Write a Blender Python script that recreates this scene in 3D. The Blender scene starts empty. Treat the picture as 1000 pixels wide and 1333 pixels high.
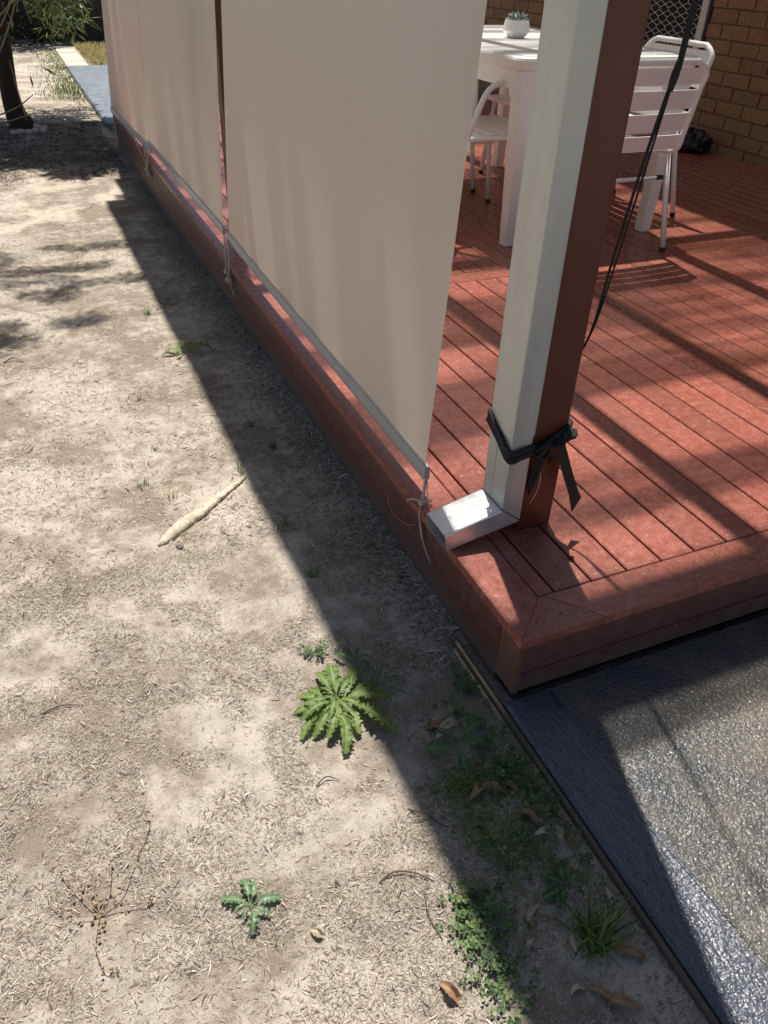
import bpy, math, random
import numpy as np
from mathutils import Vector, Matrix
R_ = math.radians
S = bpy.context.scene
COL = S.collection
random.seed(7)
rs = np.random.default_rng(11)

# ------------------------------------------------------------------ camera
cam = bpy.data.cameras.new('camera'); camo = bpy.data.objects.new('camera', cam); COL.objects.link(camo)
cam.sensor_fit = 'VERTICAL'; cam.sensor_height = 24.0; cam.lens = 994.27 / 1333.0 * 24.0
cam.clip_start = 0.02; cam.clip_end = 600
_a, _b, _c = R_(53.674), R_(-1.723), R_(-23.121)
camo.matrix_world = Matrix.Translation((-.6913, -.8475, 1.0712)) @ Matrix.Rotation(_c, 4, 'Z') @ Matrix.Rotation(_b, 4, 'Y') @ Matrix.Rotation(_a, 4, 'X')
S.camera = camo
# ------------------------------------------------------------------ sun and sky
SUN = Vector((-.118, -.43, -1)).normalized()
el = math.asin(-SUN.z); az = math.atan2(-SUN.x, -SUN.y)
w = bpy.data.worlds.new('World'); S.world = w; w.use_nodes = True
nt = w.node_tree
sky = nt.nodes.new('ShaderNodeTexSky'); sky.sky_type = 'NISHITA'; sky.sun_disc = False
sky.sun_elevation = el; sky.sun_rotation = az
bg = nt.nodes['Background']; bg.inputs[1].default_value = 0.055
nt.links.new(sky.outputs[0], bg.inputs[0])
sl = bpy.data.lights.new('sun', 'SUN'); sl.energy = 5.0; sl.angle = R_(.7); sl.color = (1, .955, .89)
so = bpy.data.objects.new('sun', sl); COL.objects.link(so)
so.rotation_euler = SUN.to_track_quat('-Z', 'Y').to_euler(); so.location = (1, 3, 6)
S.view_settings.view_transform = 'Standard'; S.view_settings.look = 'None'
S.view_settings.exposure = 0.48; S.view_settings.gamma = 1; S.view_settings.use_curve_mapping = False
S.render.engine = 'CYCLES'
S.cycles.transparent_max_bounces = 12

# ------------------------------------------------------------------ material helper
class NM:
    def __init__(s, name):
        s.m = bpy.data.materials.new(name); s.m.use_nodes = True
        s.t = s.m.node_tree; s.b = s.t.nodes['Principled BSDF']; s.out = s.t.nodes['Material Output']
        s.tc = None
    def n(s, ty, **k):
        o = s.t.nodes.new(ty)
        for a, v in k.items(): setattr(o, a, v)
        return o
    def l(s, a, b): s.t.links.new(a, b)
    def co(s, scale=(1, 1, 1), world=True, rot=(0, 0, 0)):
        if world: src = s.n('ShaderNodeNewGeometry').outputs['Position']
        else: src = s.n('ShaderNodeTexCoord').outputs['Object']
        mp = s.n('ShaderNodeMapping'); mp.inputs['Scale'].default_value = scale; mp.inputs['Rotation'].default_value = rot
        s.l(src, mp.inputs[0]); return mp.outputs[0]
    def noise(s, co, scale, detail=4, rough=.6, dist=0):
        o = s.n('ShaderNodeTexNoise'); o.inputs['Scale'].default_value = scale; o.inputs['Detail'].default_value = detail
        o.inputs['Roughness'].default_value = rough; o.inputs['Distortion'].default_value = dist
        s.l(co, o.inputs['Vector']); return o.outputs[0]
    def ramp(s, fac, stops):
        o = s.n('ShaderNodeValToRGB'); e = o.color_ramp.elements
        while len(e) < len(stops): e.new(.5)
        for i, (p, c) in enumerate(stops):
            e[i].position = p
            e[i].color = (c, c, c, 1) if isinstance(c, (int, float)) else (*c, 1)
        s.l(fac, o.inputs[0]); return o.outputs[0]
    def mix(s, f, a, b, bt='MIX'):
        o = s.n('ShaderNodeMix', data_type='RGBA', blend_type=bt)
        for i, v in ((0, f), (6, a), (7, b)):
            if isinstance(v, (int, float)): o.inputs[i].default_value = v if i == 0 else (v, v, v, 1)
            elif isinstance(v, tuple): o.inputs[i].default_value = (*v, 1)
            else: s.l(v, o.inputs[i])
        return o.outputs[2]
    def math(s, op, a, b=0., c=None):
        o = s.n('ShaderNodeMath', operation=op)
        for i, v in ((0, a), (1, b)) + (((2, c),) if c is not None else ()):
            if isinstance(v, (int, float)): o.inputs[i].default_value = v
            else: s.l(v, o.inputs[i])
        return o.outputs[0]
    def rnd(s): return s.n('ShaderNodeObjectInfo').outputs['Random']
    def set(s, **k):
        for a, v in k.items():
            i = s.b.inputs[a.replace('_', ' ')]
            if isinstance(v, tuple): i.default_value = (*v, 1) if len(v) == 3 else v
            elif isinstance(v, (int, float)): i.default_value = v
            else: s.l(v, i)
        return s
    def bump(s, h, strength=.4, dist=.005):
        o = s.n('ShaderNodeBump'); o.inputs['Strength'].default_value = strength; o.inputs['Distance'].default_value = dist
        s.l(h, o.inputs['Height']); s.l(o.outputs[0], s.b.inputs['Normal']); return s
M = {}
def simple(name, col, rough=.5, metal=0., var=.12, scale=40, bump=.1, bd=.001):
    k = NM(name); c = k.co()
    n = k.noise(c, scale, 5)
    k.set(Base_Color=k.mix(n, tuple(x*(1-var) for x in col), tuple(min(1, x*(1+var)) for x in col)), Roughness=rough, Metallic=metal)
    k.bump(n, bump, bd); M[name] = k.m; return k

# weathered red decking paint
def deckmat(name, base, fleckamt, axis, rough):
    k = NM(name)
    st = (6, 60, 60) if axis == 'x' else (60, 6, 60)
    c = k.co(); cs = k.co(st)
    big = k.noise(c, 5, 4); mid = k.noise(c, 45, 5, .65); grain = k.noise(cs, 4, 4, .6)
    dark = tuple(x*.76 for x in base); pale = tuple(min(1, x*1.25+.03) for x in base)
    col = k.mix(k.ramp(mid, [(.3, 0.), (.7, 1.)]), dark, pale)
    col = k.mix(k.ramp(big, [(.38, 0.), (.66, .55)]), col, tuple(x*.8+.035 for x in base))
    fl = k.noise(c, 210, 3, .7, .8)
    col = k.mix(k.math('MULTIPLY', k.ramp(fl, [(.56, 0.), (.68, 1.)]), k.ramp(k.noise(c, 11, 3), [(.36, .15), (.6, fleckamt)])), col, (.66, .42, .35))
    hs = k.n('ShaderNodeHueSaturation'); hs.inputs['Saturation'].default_value = 1
    k.l(k.math('MULTIPLY_ADD', k.rnd(), .34, .80), hs.inputs['Value']); k.l(col, hs.inputs['Color'])
    if 'fascia' in name or 'corner' in name:
        sz = k.n('ShaderNodeSeparateXYZ'); k.l(c, sz.inputs[0])
        mr = k.n('ShaderNodeMapRange'); k.l(k.math('ADD', sz.outputs[2], k.math('MULTIPLY', k.noise(c, 26, 4, .7), -.10)), mr.inputs[0])
        mr.inputs[1].default_value = -.17; mr.inputs[2].default_value = -.235
        hout = k.mix(k.math('MULTIPLY', mr.outputs[0], .4), hs.outputs[0], (.26, .21, .16))
    else: hout = hs.outputs[0]
    k.set(Base_Color=hout, Roughness=k.ramp(mid, [(.2, rough-.08), (.8, rough+.15)]))
    h = k.math('ADD', k.math('MULTIPLY', grain, 1.1), k.math('MULTIPLY', mid, .6))
    k.bump(h, .6, .0014); M[name] = k.m
deckmat('deck_paint', (.315, .087, .056), .7, 'y', .22)
deckmat('deck_paint_x', (.315, .087, .056), .7, 'x', .22)
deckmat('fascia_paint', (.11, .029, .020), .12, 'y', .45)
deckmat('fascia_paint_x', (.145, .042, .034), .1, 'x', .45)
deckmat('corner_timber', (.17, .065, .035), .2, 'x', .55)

# bare sandy soil
k = NM('soil'); c = k.co()
big = k.noise(c, 3.2, 5, .62, .4); mid = k.noise(c, 22, 6, .7); fine = k.noise(c, 160, 5, .75); grit = k.noise(c, 420, 3, .8)
pale = k.mix(fine, (.40, .345, .275), (.64, .57, .475))
brown = k.mix(fine, (.17, .135, .10), (.36, .30, .235))
col = k.mix(k.ramp(k.math('ADD', k.math('MULTIPLY', big, .62), k.math('MULTIPLY', mid, .38)), [(.43, 0.), (.56, 1.)]), pale, brown)
col = k.mix(k.ramp(grit, [(.56, 0.), (.7, .6)]), col, (.09, .07, .05))
col = k.mix(k.ramp(k.noise(c, 300, 2, .5), [(.64, 0.), (.72, .6)]), col, (.62, .55, .44))
k.set(Base_Color=col, Roughness=.95); k.b.inputs['Specular IOR Level'].default_value = .15
k.bump(k.math('ADD', k.math('MULTIPLY', fine, .7), k.math('MULTIPLY', grit, .5)), .9, .005); M['soil'] = k.m

def tinted(name, ramp, rough=.85, trans=0.):
    k = NM(name); a = k.n('ShaderNodeAttribute', attribute_name='tint')
    k.set(Base_Color=k.ramp(a.outputs['Fac'], ramp), Roughness=rough)
    k.b.inputs['Specular IOR Level'].default_value = .25
    if trans:
        tr = k.n('ShaderNodeBsdfTranslucent'); k.l(k.ramp(a.outputs['Fac'], [(p, tuple(min(1, x*1.5) for x in q)) for p, q in ramp]), tr.inputs[0])
        ms = k.n('ShaderNodeMixShader'); ms.inputs[0].default_value = trans
        k.l(k.b.outputs[0], ms.inputs[1]); k.l(tr.outputs[0], ms.inputs[2]); k.l(ms.outputs[0], k.out.inputs[0])
    M[name] = k.m
tinted('chips', [(0, (.08, .06, .045)), (.3, (.21, .17, .125)), (.6, (.38, .32, .25)), (.9, (.50, .44, .35)), (1, (.68, .61, .50))])
tinted('dark_foliage', [(0, (.012, .02, .010)), (1, (.035, .05, .02))], .6, .05)
tinted('tree_shade_mulch', [(0, (.025, .018, .013)), (.7, (.07, .052, .04)), (.96, (.13, .10, .08)), (1, (.32, .27, .21))])  # mulch tones darkened so the tree shade is partly in the colour
tinted('clover', [(0, (.045, .085, .030)), (.5, (.08, .14, .050)), (.85, (.14, .20, .075)), (1, (.24, .26, .09))], .6, .2)
tinted('grass', [(0, (.05, .10, .02)), (.6, (.10, .19, .04)), (1, (.30, .30, .10))], .5, .3)
tinted('lawn', [(0, (.14, .17, .05)), (.5, (.42, .36, .16)), (1, (.60, .50, .28))], .7, .2)
tinted('foliage', [(0, (.045, .08, .02)), (.6, (.12, .18, .04)), (1, (.34, .36, .14))], .45, .22)

def leafmat(name, a, b, vein, rough=.4, trans=.3):
    k = NM(name); c = k.co()
    n = k.noise(c, 60, 4); f = k.noise(c, 15, 2)
    at = k.n('ShaderNodeAttribute', attribute_name='tint')
    col = k.mix(k.ramp(f, [(.35, 0.), (.65, 1.)]), a, b)
    col = k.mix(k.ramp(at.outputs['Fac'], [(.5, 0.), (.95, 1.)]), col, vein)
    k.set(Base_Color=col, Roughness=rough)
    tr = k.n('ShaderNodeBsdfTranslucent'); k.l(k.mix(.5, col, tuple(min(1, x*1.8) for x in b)), tr.inputs[0])
    ms = k.n('ShaderNodeMixShader'); ms.inputs[0].default_value = trans
    k.bump(n, .4, .002)
    k.l(k.b.outputs[0], ms.inputs[1]); k.l(tr.outputs[0], ms.inputs[2]); k.l(ms.outputs[0], k.out.inputs[0])
    M[name] = k.m
leafmat('weed_leaf', (.10, .17, .030), (.20, .27, .065), (.36, .42, .20), .55)
leafmat('dark_weed_leaf', (.05, .13, .035), (.09, .18, .05), (.22, .32, .16))
leafmat('grey_weed_leaf', (.12, .21, .10), (.17, .27, .13), (.35, .42, .28))
leafmat('dry_leaf', (.26, .13, .07), (.42, .26, .14), (.50, .36, .22), .6, .2)
leafmat('pale_dry_leaf', (.48, .38, .25), (.60, .50, .36), (.68, .58, .42), .6, .2)
leafmat('succulent', (.30, .40, .33), (.45, .55, .47), (.6, .7, .6), .45, .1)

# stippled dark grey sealed concrete
k = NM('slab_coating'); c = k.co()
stip = k.noise(c, 175, 2, .5, .3); mid = k.noise(c, 60, 2, .5, .4); big = k.noise(c, 5.5, 4, .65); streak = k.noise(k.co((90, 25, 1), rot=(0, 0, .5)), 1.2, 3)
sx = k.n('ShaderNodeSeparateXYZ'); k.l(c, sx.inputs[0])
inner = k.n('ShaderNodeMapRange'); k.l(k.math('ADD', sx.outputs[0], k.math('MULTIPLY', k.noise(c, 14, 2), .02)), inner.inputs[0])
inner.inputs[1].default_value = .085; inner.inputs[2].default_value = .105; inner = inner.outputs[0]
body = k.mix(k.ramp(big, [(.35, 0.), (.65, 1.)]), (.044, .047, .054), (.120, .108, .084))
body = k.mix(k.ramp(k.noise(c, 260, 3), [(.56, 0.), (.70, .5)]), body, (.20, .17, .12))  # warm flecks painted in for sun glints
rim = k.mix(k.ramp(streak, [(.35, 0.), (.65, 1.)]), (.046, .053, .074), (.072, .078, .095))
k.set(Base_Color=k.mix(inner, rim, body), Roughness=k.ramp(big, [(.3, .22), (.7, .30)]))
k.b.inputs['IOR'].default_value = 1.6
h_in = k.math('ADD', stip, k.math('MULTIPLY', mid, .7)); h_rim = k.math('ADD', k.math('MULTIPLY', streak, .9), k.math('MULTIPLY', stip, .55))
hm = k.n('ShaderNodeMix'); k.l(inner, hm.inputs[0]); k.l(h_rim, hm.inputs[2]); k.l(h_in, hm.inputs[3])
k.bump(hm.outputs[0], 1., .0052); M['slab_coating'] = k.m
k = NM('path_coating'); c = k.co()
col = k.mix(k.ramp(k.noise(c, 9, 4), [(.35, 0.), (.65, 1.)]), (.14, .16, .19), (.24, .265, .30))
k.set(Base_Color=col, Roughness=.4); k.bump(k.noise(k.co((1, 3, 1)), 12, 4), .6, .006); M['path_coating'] = k.m
simple('path_edge', (.03, .03, .035), .5)
simple('formwork_timber', (.11, .08, .055), .8, scale=70, bump=.5, var=.45)
simple('paver', (.56, .50, .38), .85, scale=60)
simple('mortar', (.20, .16, .12), .95, scale=120, bump=.8, bd=.003)
simple('post_paint', (.110, .025, .014), .38, scale=60, var=.1, bump=.15)
simple('white_paint', (.87, .86, .84), .3, var=.03)
simple('white_plastic', (.88, .87, .84), .35, var=.03)
simple('white_ceramic', (.82, .82, .82), .25, var=.02)
simple('alu_frame', (.62, .60, .55), .4, var=.04)
simple('grille', (.8, .78, .74), .4, var=.04)
simple('door_void', (.006, .006, .007), .7)
simple('rubber', (.02, .02, .02), .7)
simple('bag_plastic', (.012, .012, .014), .35, scale=30, bump=1, bd=.01)
simple('bark', (.045, .032, .024), .9, scale=50, var=.4, bump=1, bd=.008)
simple('twig', (.36, .29, .22), .8, var=.3)
simple('dark_twig', (.10, .07, .05), .9, var=.3)
simple('dry_stem', (.33, .24, .13), .9, var=.3)
simple('pebble', (.58, .58, .56), .8, scale=30, var=.25)
simple('fence_wood', (.060, .052, .045), .9, scale=25, var=.5, bump=.6, bd=.004)
simple('roof_frame', (.30, .29, .27), .6)
simple('under_deck_dark', (.015, .012, .01), 1)  # near black: shade beneath the boards put into the colour
simple('blind_bar', (.42, .44, .46), .35, .35, var=.06)
simple('clear_cord', (.50, .44, .36), .4, var=.1)
simple('screw', (.55, .33, .26), .35)
simple('screw_hole', (.03, .012, .01), .8)
simple('eave_board', (.55, .52, .48), .7)
k = simple('black_webbing', (.012, .012, .014), .55, var=.4)
k.bump(k.noise(k.co(), 900, 2), .8, .002)

# root
k = NM('root_wood'); c = k.co()
n = k.noise(c, 90, 5, .7); col = k.mix(k.ramp(n, [(.35, 0.), (.62, 1.)]), (.42, .35, .24), (.66, .60, .47))
col = k.mix(k.ramp(k.noise(c, 30, 3), [(.55, 0.), (.68, .8)]), col, (.34, .25, .15))
k.set(Base_Color=col, Roughness=.85).bump(n, .9, .004); M['root_wood'] = k.m

# brick, one look per piece
k = NM('brick'); c = k.co()
r = k.rnd(); n = k.noise(c, 45, 5, .7); f = k.noise(c, 220, 3, .7)
base = k.ramp(r, [(0, (.19, .105, .05)), (.35, (.24, .14, .068)), (.7, (.25, .125, .06)), (.9, (.24, .085, .04)), (1, (.15, .09, .05))])
col = k.mix(k.ramp(n, [(.3, 0.), (.7, .8)]), base, (.38, .25, .13))
col = k.mix(k.ramp(f, [(.62, 0.), (.7, .8)]), col, (.05, .03, .02))
k.set(Base_Color=col, Roughness=.9).bump(k.math('ADD', n, f), .9, .003); M['brick'] = k.m

# blind fabric
k = NM('blind_fabric'); c = k.co()
str_ = k.noise(k.co((1, 5, .25)), 1.3, 4, .55)
wv = k.noise(k.co((1, 60, 2)), 6, 3, .5)
weave = k.noise(c, 900, 1, .5)
col = k.mix(k.ramp(str_, [(.3, 0.), (.7, 1.)]), (.84, .80, .68), (.88, .845, .73))
col = k.mix(k.math('MULTIPLY', wv, .35), col, (.80, .765, .65))
k.set(Base_Color=col, Roughness=.55)
tr = k.n('ShaderNodeBsdfTranslucent'); tr.inputs[0].default_value = (.93, .96, .83, 1)
ms = k.n('ShaderNodeMixShader'); ms.inputs[0].default_value = .55
k.bump(weave, .15, .0005)
k.l(k.b.outputs[0], ms.inputs[1]); k.l(tr.outputs[0], ms.inputs[2]); k.l(ms.outputs[0], k.out.inputs[0]); M['blind_fabric'] = k.m
simple('blind_pocket', (.50, .46, .39), .5, var=.05)

# downpipe paint, slightly soiled and scuffed
k = NM('pipe_paint'); c = k.co()
sc = k.noise(c, 70, 5, .75, 1.5); fl = k.noise(k.co((1, 1, .15)), 30, 3)
col = k.mix(k.ramp(fl, [(.3, 0.), (.7, 1.)]), (.47, .48, .46), (.55, .56, .54))
col = k.mix(k.ramp(sc, [(.71, 0.), (.76, .8)]), col, (.16, .13, .11))
k.set(Base_Color=col, Roughness=k.ramp(fl, [(.3, .28), (.7, .42)]), Metallic=.35)
k.bump(k.noise(c, 30, 3), .12, .003); M['pipe_paint'] = k.m
k = NM('bare_steel'); c = k.co()
n = k.noise(c, 25, 4)
k.set(Base_Color=k.mix(n, (.62, .63, .63), (.80, .80, .78)), Metallic=.7, Roughness=k.ramp(n, [(.3, .26), (.7, .42)]))
k.bump(n, .15, .004); M['bare_steel'] = k.m

# corrugated translucent roofing: flanks dim light; noise bands added to shade the deck
k = NM('roof_sheet')
g = k.n('ShaderNodeNewGeometry'); sx = k.n('ShaderNodeSeparateXYZ'); k.l(g.outputs['True Normal'], sx.inputs[0])
slope = k.math('ABSOLUTE', sx.outputs[1])
shade_band = k.noise(k.co((.30, 2.6, 1)), 1.7, 3, .5)
fac = k.math('ADD', k.math('MULTIPLY', slope, .42), k.ramp(shade_band, [(.42, .0), (.56, .62)]))
tp = k.n('ShaderNodeBsdfTransparent'); tp.inputs[0].default_value = (.97, .95, .92, 1)
tl = k.n('ShaderNodeBsdfTranslucent'); tl.inputs[0].default_value = (.38, .36, .33, 1)
ms = k.n('ShaderNodeMixShader'); k.l(fac, ms.inputs[0]); k.l(tp.outputs[0], ms.inputs[1]); k.l(tl.outputs[0], ms.inputs[2])
k.l(ms.outputs[0], k.out.inputs[0]); M['roof_sheet'] = k.m

# ------------------------------------------------------------------ object helpers
def link(o, parent=None):
    COL.objects.link(o)
    if parent: o.parent = parent
    return o
def thing(name, label, cat, loc=(0, 0, 0), group=None, kind=None, rot=(0, 0, 0)):
    o = bpy.data.objects.new(name, None); o.location = loc; o.rotation_euler = rot; o.empty_display_size = .1
    tag(o, label, cat, group, kind); return link(o)
def tag(o, label=None, cat=None, group=None, kind=None):
    if label: o['label'] = label
    if cat: o['category'] = cat
    if group: o['group'] = group
    if kind: o['kind'] = kind
    return o
def mesh(name, V, F, mat, smooth=False, tint=None):
    me = bpy.data.meshes.new(name); me.from_pydata([tuple(v) for v in V], [], F)
    if mat: me.materials.append(M[mat])
    if smooth: me.polygons.foreach_set('use_smooth', [True]*len(me.polygons))
    if tint is not None:
        a = me.attributes.new('tint', 'FLOAT', 'POINT'); a.data.foreach_set('value', np.asarray(tint, dtype=np.float32))
    me.update(); return me
def npmesh(name, V, F, mat, tint=None, smooth=False):
    V = np.asarray(V, np.float32); F = np.asarray(F, np.int32); me = bpy.data.meshes.new(name)
    n = F.shape[1]
    me.vertices.add(len(V)); me.vertices.foreach_set('co', V.ravel())
    me.loops.add(F.size); me.loops.foreach_set('vertex_index', F.ravel())
    me.polygons.add(len(F)); me.polygons.foreach_set('loop_start', np.arange(0, F.size, n, dtype=np.int32))
    me.polygons.foreach_set('loop_total', np.full(len(F), n, np.int32))
    if smooth: me.polygons.foreach_set('use_smooth', np.ones(len(F), bool))
    if tint is not None:
        a = me.attributes.new('tint', 'FLOAT', 'POINT'); a.data.foreach_set('value', np.asarray(tint, np.float32))
    me.materials.append(M[mat]); me.update(calc_edges=True); return me
class MB:
    def __init__(s): s.V = []; s.F = []; s.T = []
    def add(s, V, F, t=0.):
        b = len(s.V); s.V += [tuple(v) for v in V]; s.F += [tuple(i+b for i in f) for f in F]
        s.T += list(t) if hasattr(t, '__len__') else [t]*len(V); return s
    def box(s, lo, hi, ch=0.):
        x0, y0, z0 = lo; x1, y1, z1 = hi
        if ch <= 0:
            V = [(x, y, z) for z in (z0, z1) for y in (y0, y1) for x in (x0, x1)]
            F = [(0, 2, 3, 1), (4, 5, 7, 6), (0, 1, 5, 4), (2, 6, 7, 3), (0, 4, 6, 2), (1, 3, 7, 5)]
            return s.add(V, F)
        V = [(x0, y0, z0), (x1, y0, z0), (x1, y1, z0), (x0, y1, z0), (x0, y0, z1-ch), (x1, y0, z1-ch), (x1, y1, z1-ch), (x0, y1, z1-ch),
             (x0+ch, y0+ch, z1), (x1-ch, y0+ch, z1), (x1-ch, y1-ch, z1), (x0+ch, y1-ch, z1)]
        F = [(3, 2, 1, 0), (8, 9, 10, 11)]
        for i in range(4):
            j = (i+1) % 4; F += [(i, j, 4+j, 4+i), (4+i, 4+j, 8+j, 8+i)]
        return s.add(V, F)
    def tube(s, P, r, seg=8, smooth=0, caps=True, flat=1., up=None):
        P = [Vector(p) for p in P]
        rad = r if hasattr(r, '__len__') else [r]*len(P)
        if smooth:
            Q = []; RR = []
            for i in range(len(P)-1):
                p0 = P[max(i-1, 0)]; p1 = P[i]; p2 = P[i+1]; p3 = P[min(i+2, len(P)-1)]
                for j in range(smooth):
                    t = j/smooth
                    Q.append(.5*((2*p1)+(p2-p0)*t+(2*p0-5*p1+4*p2-p3)*t*t+(3*p1-p0-3*p2+p3)*t**3)); RR.append(rad[i]*(1-t)+rad[i+1]*t)
            Q.append(P[-1]); RR.append(rad[-1]); P, rad = Q, RR
        V = []; F = []; n = len(P)
        T0 = (P[1]-P[0]).normalized()
        u = Vector(up) if up else (Vector((0, 0, 1)) if abs(T0.z) < .9 else Vector((1, 0, 0)))
        for i in range(n):
            T = (P[min(i+1, n-1)]-P[max(i-1, 0)]).normalized()
            a = (u-T*u.dot(T)).normalized(); b = T.cross(a); u = a
            for j in range(seg):
                th = 2*math.pi*j/seg
                V.append(P[i]+a*math.cos(th)*rad[i]*flat+b*math.sin(th)*rad[i])
        for i in range(n-1):
            for j in range(seg):
                k2 = (j+1) % seg; F.append((i*seg+j, i*seg+k2, (i+1)*seg+k2, (i+1)*seg+j))
        if caps: F += [tuple(range(seg-1, -1, -1)), tuple((n-1)*seg+j for j in range(seg))]
        return s.add(V, F)
    def lathe(s, prof, seg=20, c=(0, 0), sq=0.):
        V = []; F = []
        for r, z in prof:
            for j in range(seg):
                th = 2*math.pi*j/seg
                q = 1+sq*(1/max(abs(math.cos(th)), abs(math.sin(th)))-1)
                V.append((c[0]+r*q*math.cos(th), c[1]+r*q*math.sin(th), z))
        for i in range(len(prof)-1):
            for j in range(seg):
                k2 = (j+1) % seg; F.append((i*seg+j, i*seg+k2, (i+1)*seg+k2, (i+1)*seg+j))
        F += [tuple(range(seg-1, -1, -1)), tuple((len(prof)-1)*seg+j for j in range(seg))]
        return s.add(V, F)
    def ob(s, name, mat, parent=None, smooth=False, bevel=0., tint=False, loc=None):
        me = mesh(name, s.V, s.F, mat, smooth, s.T if tint else None)
        o = bpy.data.objects.new(name, me); link(o, parent)
        if loc: o.location = loc
        if bevel:
            b = o.modifiers.new('bevel', 'BEVEL'); b.width = bevel; b.segments = 2; b.limit_method = 'ANGLE'; b.angle_limit = R_(40)
        if smooth and bevel == 0:
            pass
        return o
def ob(name, me, parent=None, loc=None, rot=None, scale=None):
    o = bpy.data.objects.new(name, me); link(o, parent)
    if loc is not None: o.location = loc
    if rot is not None: o.rotation_euler = rot
    if scale is not None: o.scale = scale
    return o
def copytree(o, parent=None):
    c = o.copy(); COL.objects.link(c); c.parent = parent
    for ch in list(o.children): copytree(ch, c)
    return c

# lattice noise for terrain
_lat = rs.random((256, 256))
def vn(x, y):
    xi = np.floor(x).astype(int); yi = np.floor(y).astype(int); fx = x-xi; fy = y-yi
    fx = fx*fx*(3-2*fx); fy = fy*fy*(3-2*fy)
    a = _lat[xi % 256, yi % 256]; b = _lat[(xi+1) % 256, yi % 256]; c = _lat[xi % 256, (yi+1) % 256]; d = _lat[(xi+1) % 256, (yi+1) % 256]
    return (a*(1-fx)+b*fx)*(1-fy)+(c*(1-fx)+d*fx)*fy
def gz(x, y, fine=True):
    x = np.asarray(x, float); y = np.asarray(y, float)
    z = np.interp(y, [-1, .5, 4.5, 6, 60], [-.195, -.197, -.245, -.25, -.26])
    h = (vn(x*4+9, y*4+3)-.5)*.020+(vn(x*11, y*11)-.5)*.008
    if fine: h = h+(vn(x*33+5, y*33)-.5)*.0045+(vn(x*75, y*75+7)-.5)*.0025
    edge = np.clip((-.03-x)/.12, 0, 1)
    fade = np.clip((14-y)/6, 0, 1)
    z = z+h*(.25+.75*edge)*fade
    z = np.where(x > .015, z-.03, z)
    return z
def gzf(x, y): return float(gz(np.array([x]), np.array([y]))[0])

# ------------------------------------------------------------------ ground sheet
def axis(lo, hi, a, b, step, far):
    mid = np.arange(a, b+step/2, step)
    l = a-np.geomspace(step*1.5, a-lo, far)[::-1]; h = b+np.geomspace(step*1.5, hi-b, far)
    return np.concatenate([l, mid, h])
xs = axis(-80, 80, -2.0, .02, .011, 26); ys = axis(-60, 120, -1.3, 4.2, .013, 34)
X, Y = np.meshgrid(xs, ys); Z = gz(X, Y)
nx, ny = len(xs), len(ys)
idx = np.arange(nx*ny).reshape(ny, nx)
F = np.stack([idx[:-1, :-1], idx[:-1, 1:], idx[1:, 1:], idx[1:, :-1]], -1).reshape(-1, 4)
g = ob('ground', npmesh('ground', np.stack([X, Y, Z], -1).reshape(-1, 3), F, 'soil', smooth=True)); g['kind'] = 'structure'

# wood chip and dry clipping litter over the soil
def chips(n, x0, x1, y0, y1, lmin, lmax, dens, name):
    px = rs.uniform(x0, x1, n*3); py = rs.uniform(y0, y1, n*3)
    keep = rs.random(n*3) < dens(px, py); px = px[keep][:n]; py = py[keep][:n]; n = len(px)
    L = (lmin+(lmax-lmin)*rs.random(n)**1.9)*np.where(rs.random(n) < .03, 1.9, 1.); W = L*rs.uniform(.05, .15, n)
    a = rs.uniform(0, 2*np.pi, n); tilt = rs.normal(0, .22, n); curve = rs.normal(0, .13, n)
    pz = gz(px, py)
    V = np.zeros((n, 8, 3))
    for i, t in enumerate((-.5, -.17, .17, .5)):
        wd = W*(.35 if abs(t) > .4 else 1.)
        lx = L*t; bend = curve*L*(t*t)*1.6
        for j, sgn in enumerate((-.5, .5)):
            u = lx; v = bend+wd*sgn
            V[:, i*2+j, 0] = px+u*np.cos(a)-v*np.sin(a); V[:, i*2+j, 1] = py+u*np.sin(a)+v*np.cos(a)
            V[:, i*2+j, 2] = pz+.0016+np.abs(np.sin(tilt))*L*.45+u*np.sin(tilt)+(.25-t*t)*L*.25*rs.random(n)
    f = np.array([[0, 1, 3, 2], [2, 3, 5, 4], [4, 5, 7, 6]])
    F = (np.arange(n)[:, None, None]*8+f[None]).reshape(-1, 4)
    tn = np.repeat(rs.random(n), 8)
    o = ob(name, npmesh(name, V.reshape(-1, 3), F, 'chips', tn)); return o
def dn(px, py):
    v = vn(px*6+2, py*6)*.5+vn(px*17, py*17+4)*.5
    d = np.clip((v-.40)*4.6, .07, 1)
    d = np.where(py < -.15, np.clip(d*1.5+.12, 0, 1), d)
    return d
o = chips(200000, -1.25, -.03, -.75, .75, .0025, .0105, dn, 'wood_chip_litter')
tag(o, 'fine wood chips and dry clippings strewn over the bare soil in the foreground', 'litter', kind='stuff')
o = chips(70000, -1.5, -.03, .75, 3.9, .006, .017, lambda x, y: np.clip(dn(x, y)*1.2+.2, 0, 1), 'dry_clipping_litter')
tag(o, 'dry clippings and twig bits over the soil along the long side of the deck', 'litter', kind='stuff')
o = chips(26000, -2.2, -.05, 4.95, 7.3, .015, .045, lambda x, y: np.clip((y-4.95)*2.2-.2+(vn(x*5, y*5)-.5), .02, 1)*np.clip((7.35-y)*3, 0, 1), 'shade_mulch')  # dark chips added to deepen the tree shade
o.data.materials[0] = M['tree_shade_mulch']; tag(o, 'bark mulch darkened to deepen the shade under the tree at the far end of the deck', 'mulch', kind='stuff')
o = chips(5000, -2.2, -.05, 3.9, 9.0, .015, .04, lambda x, y: x*0+.8, 'bark_litter')
tag(o, 'pale bark bits and dry litter scattered over the far soil', 'litter', kind='stuff')
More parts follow.
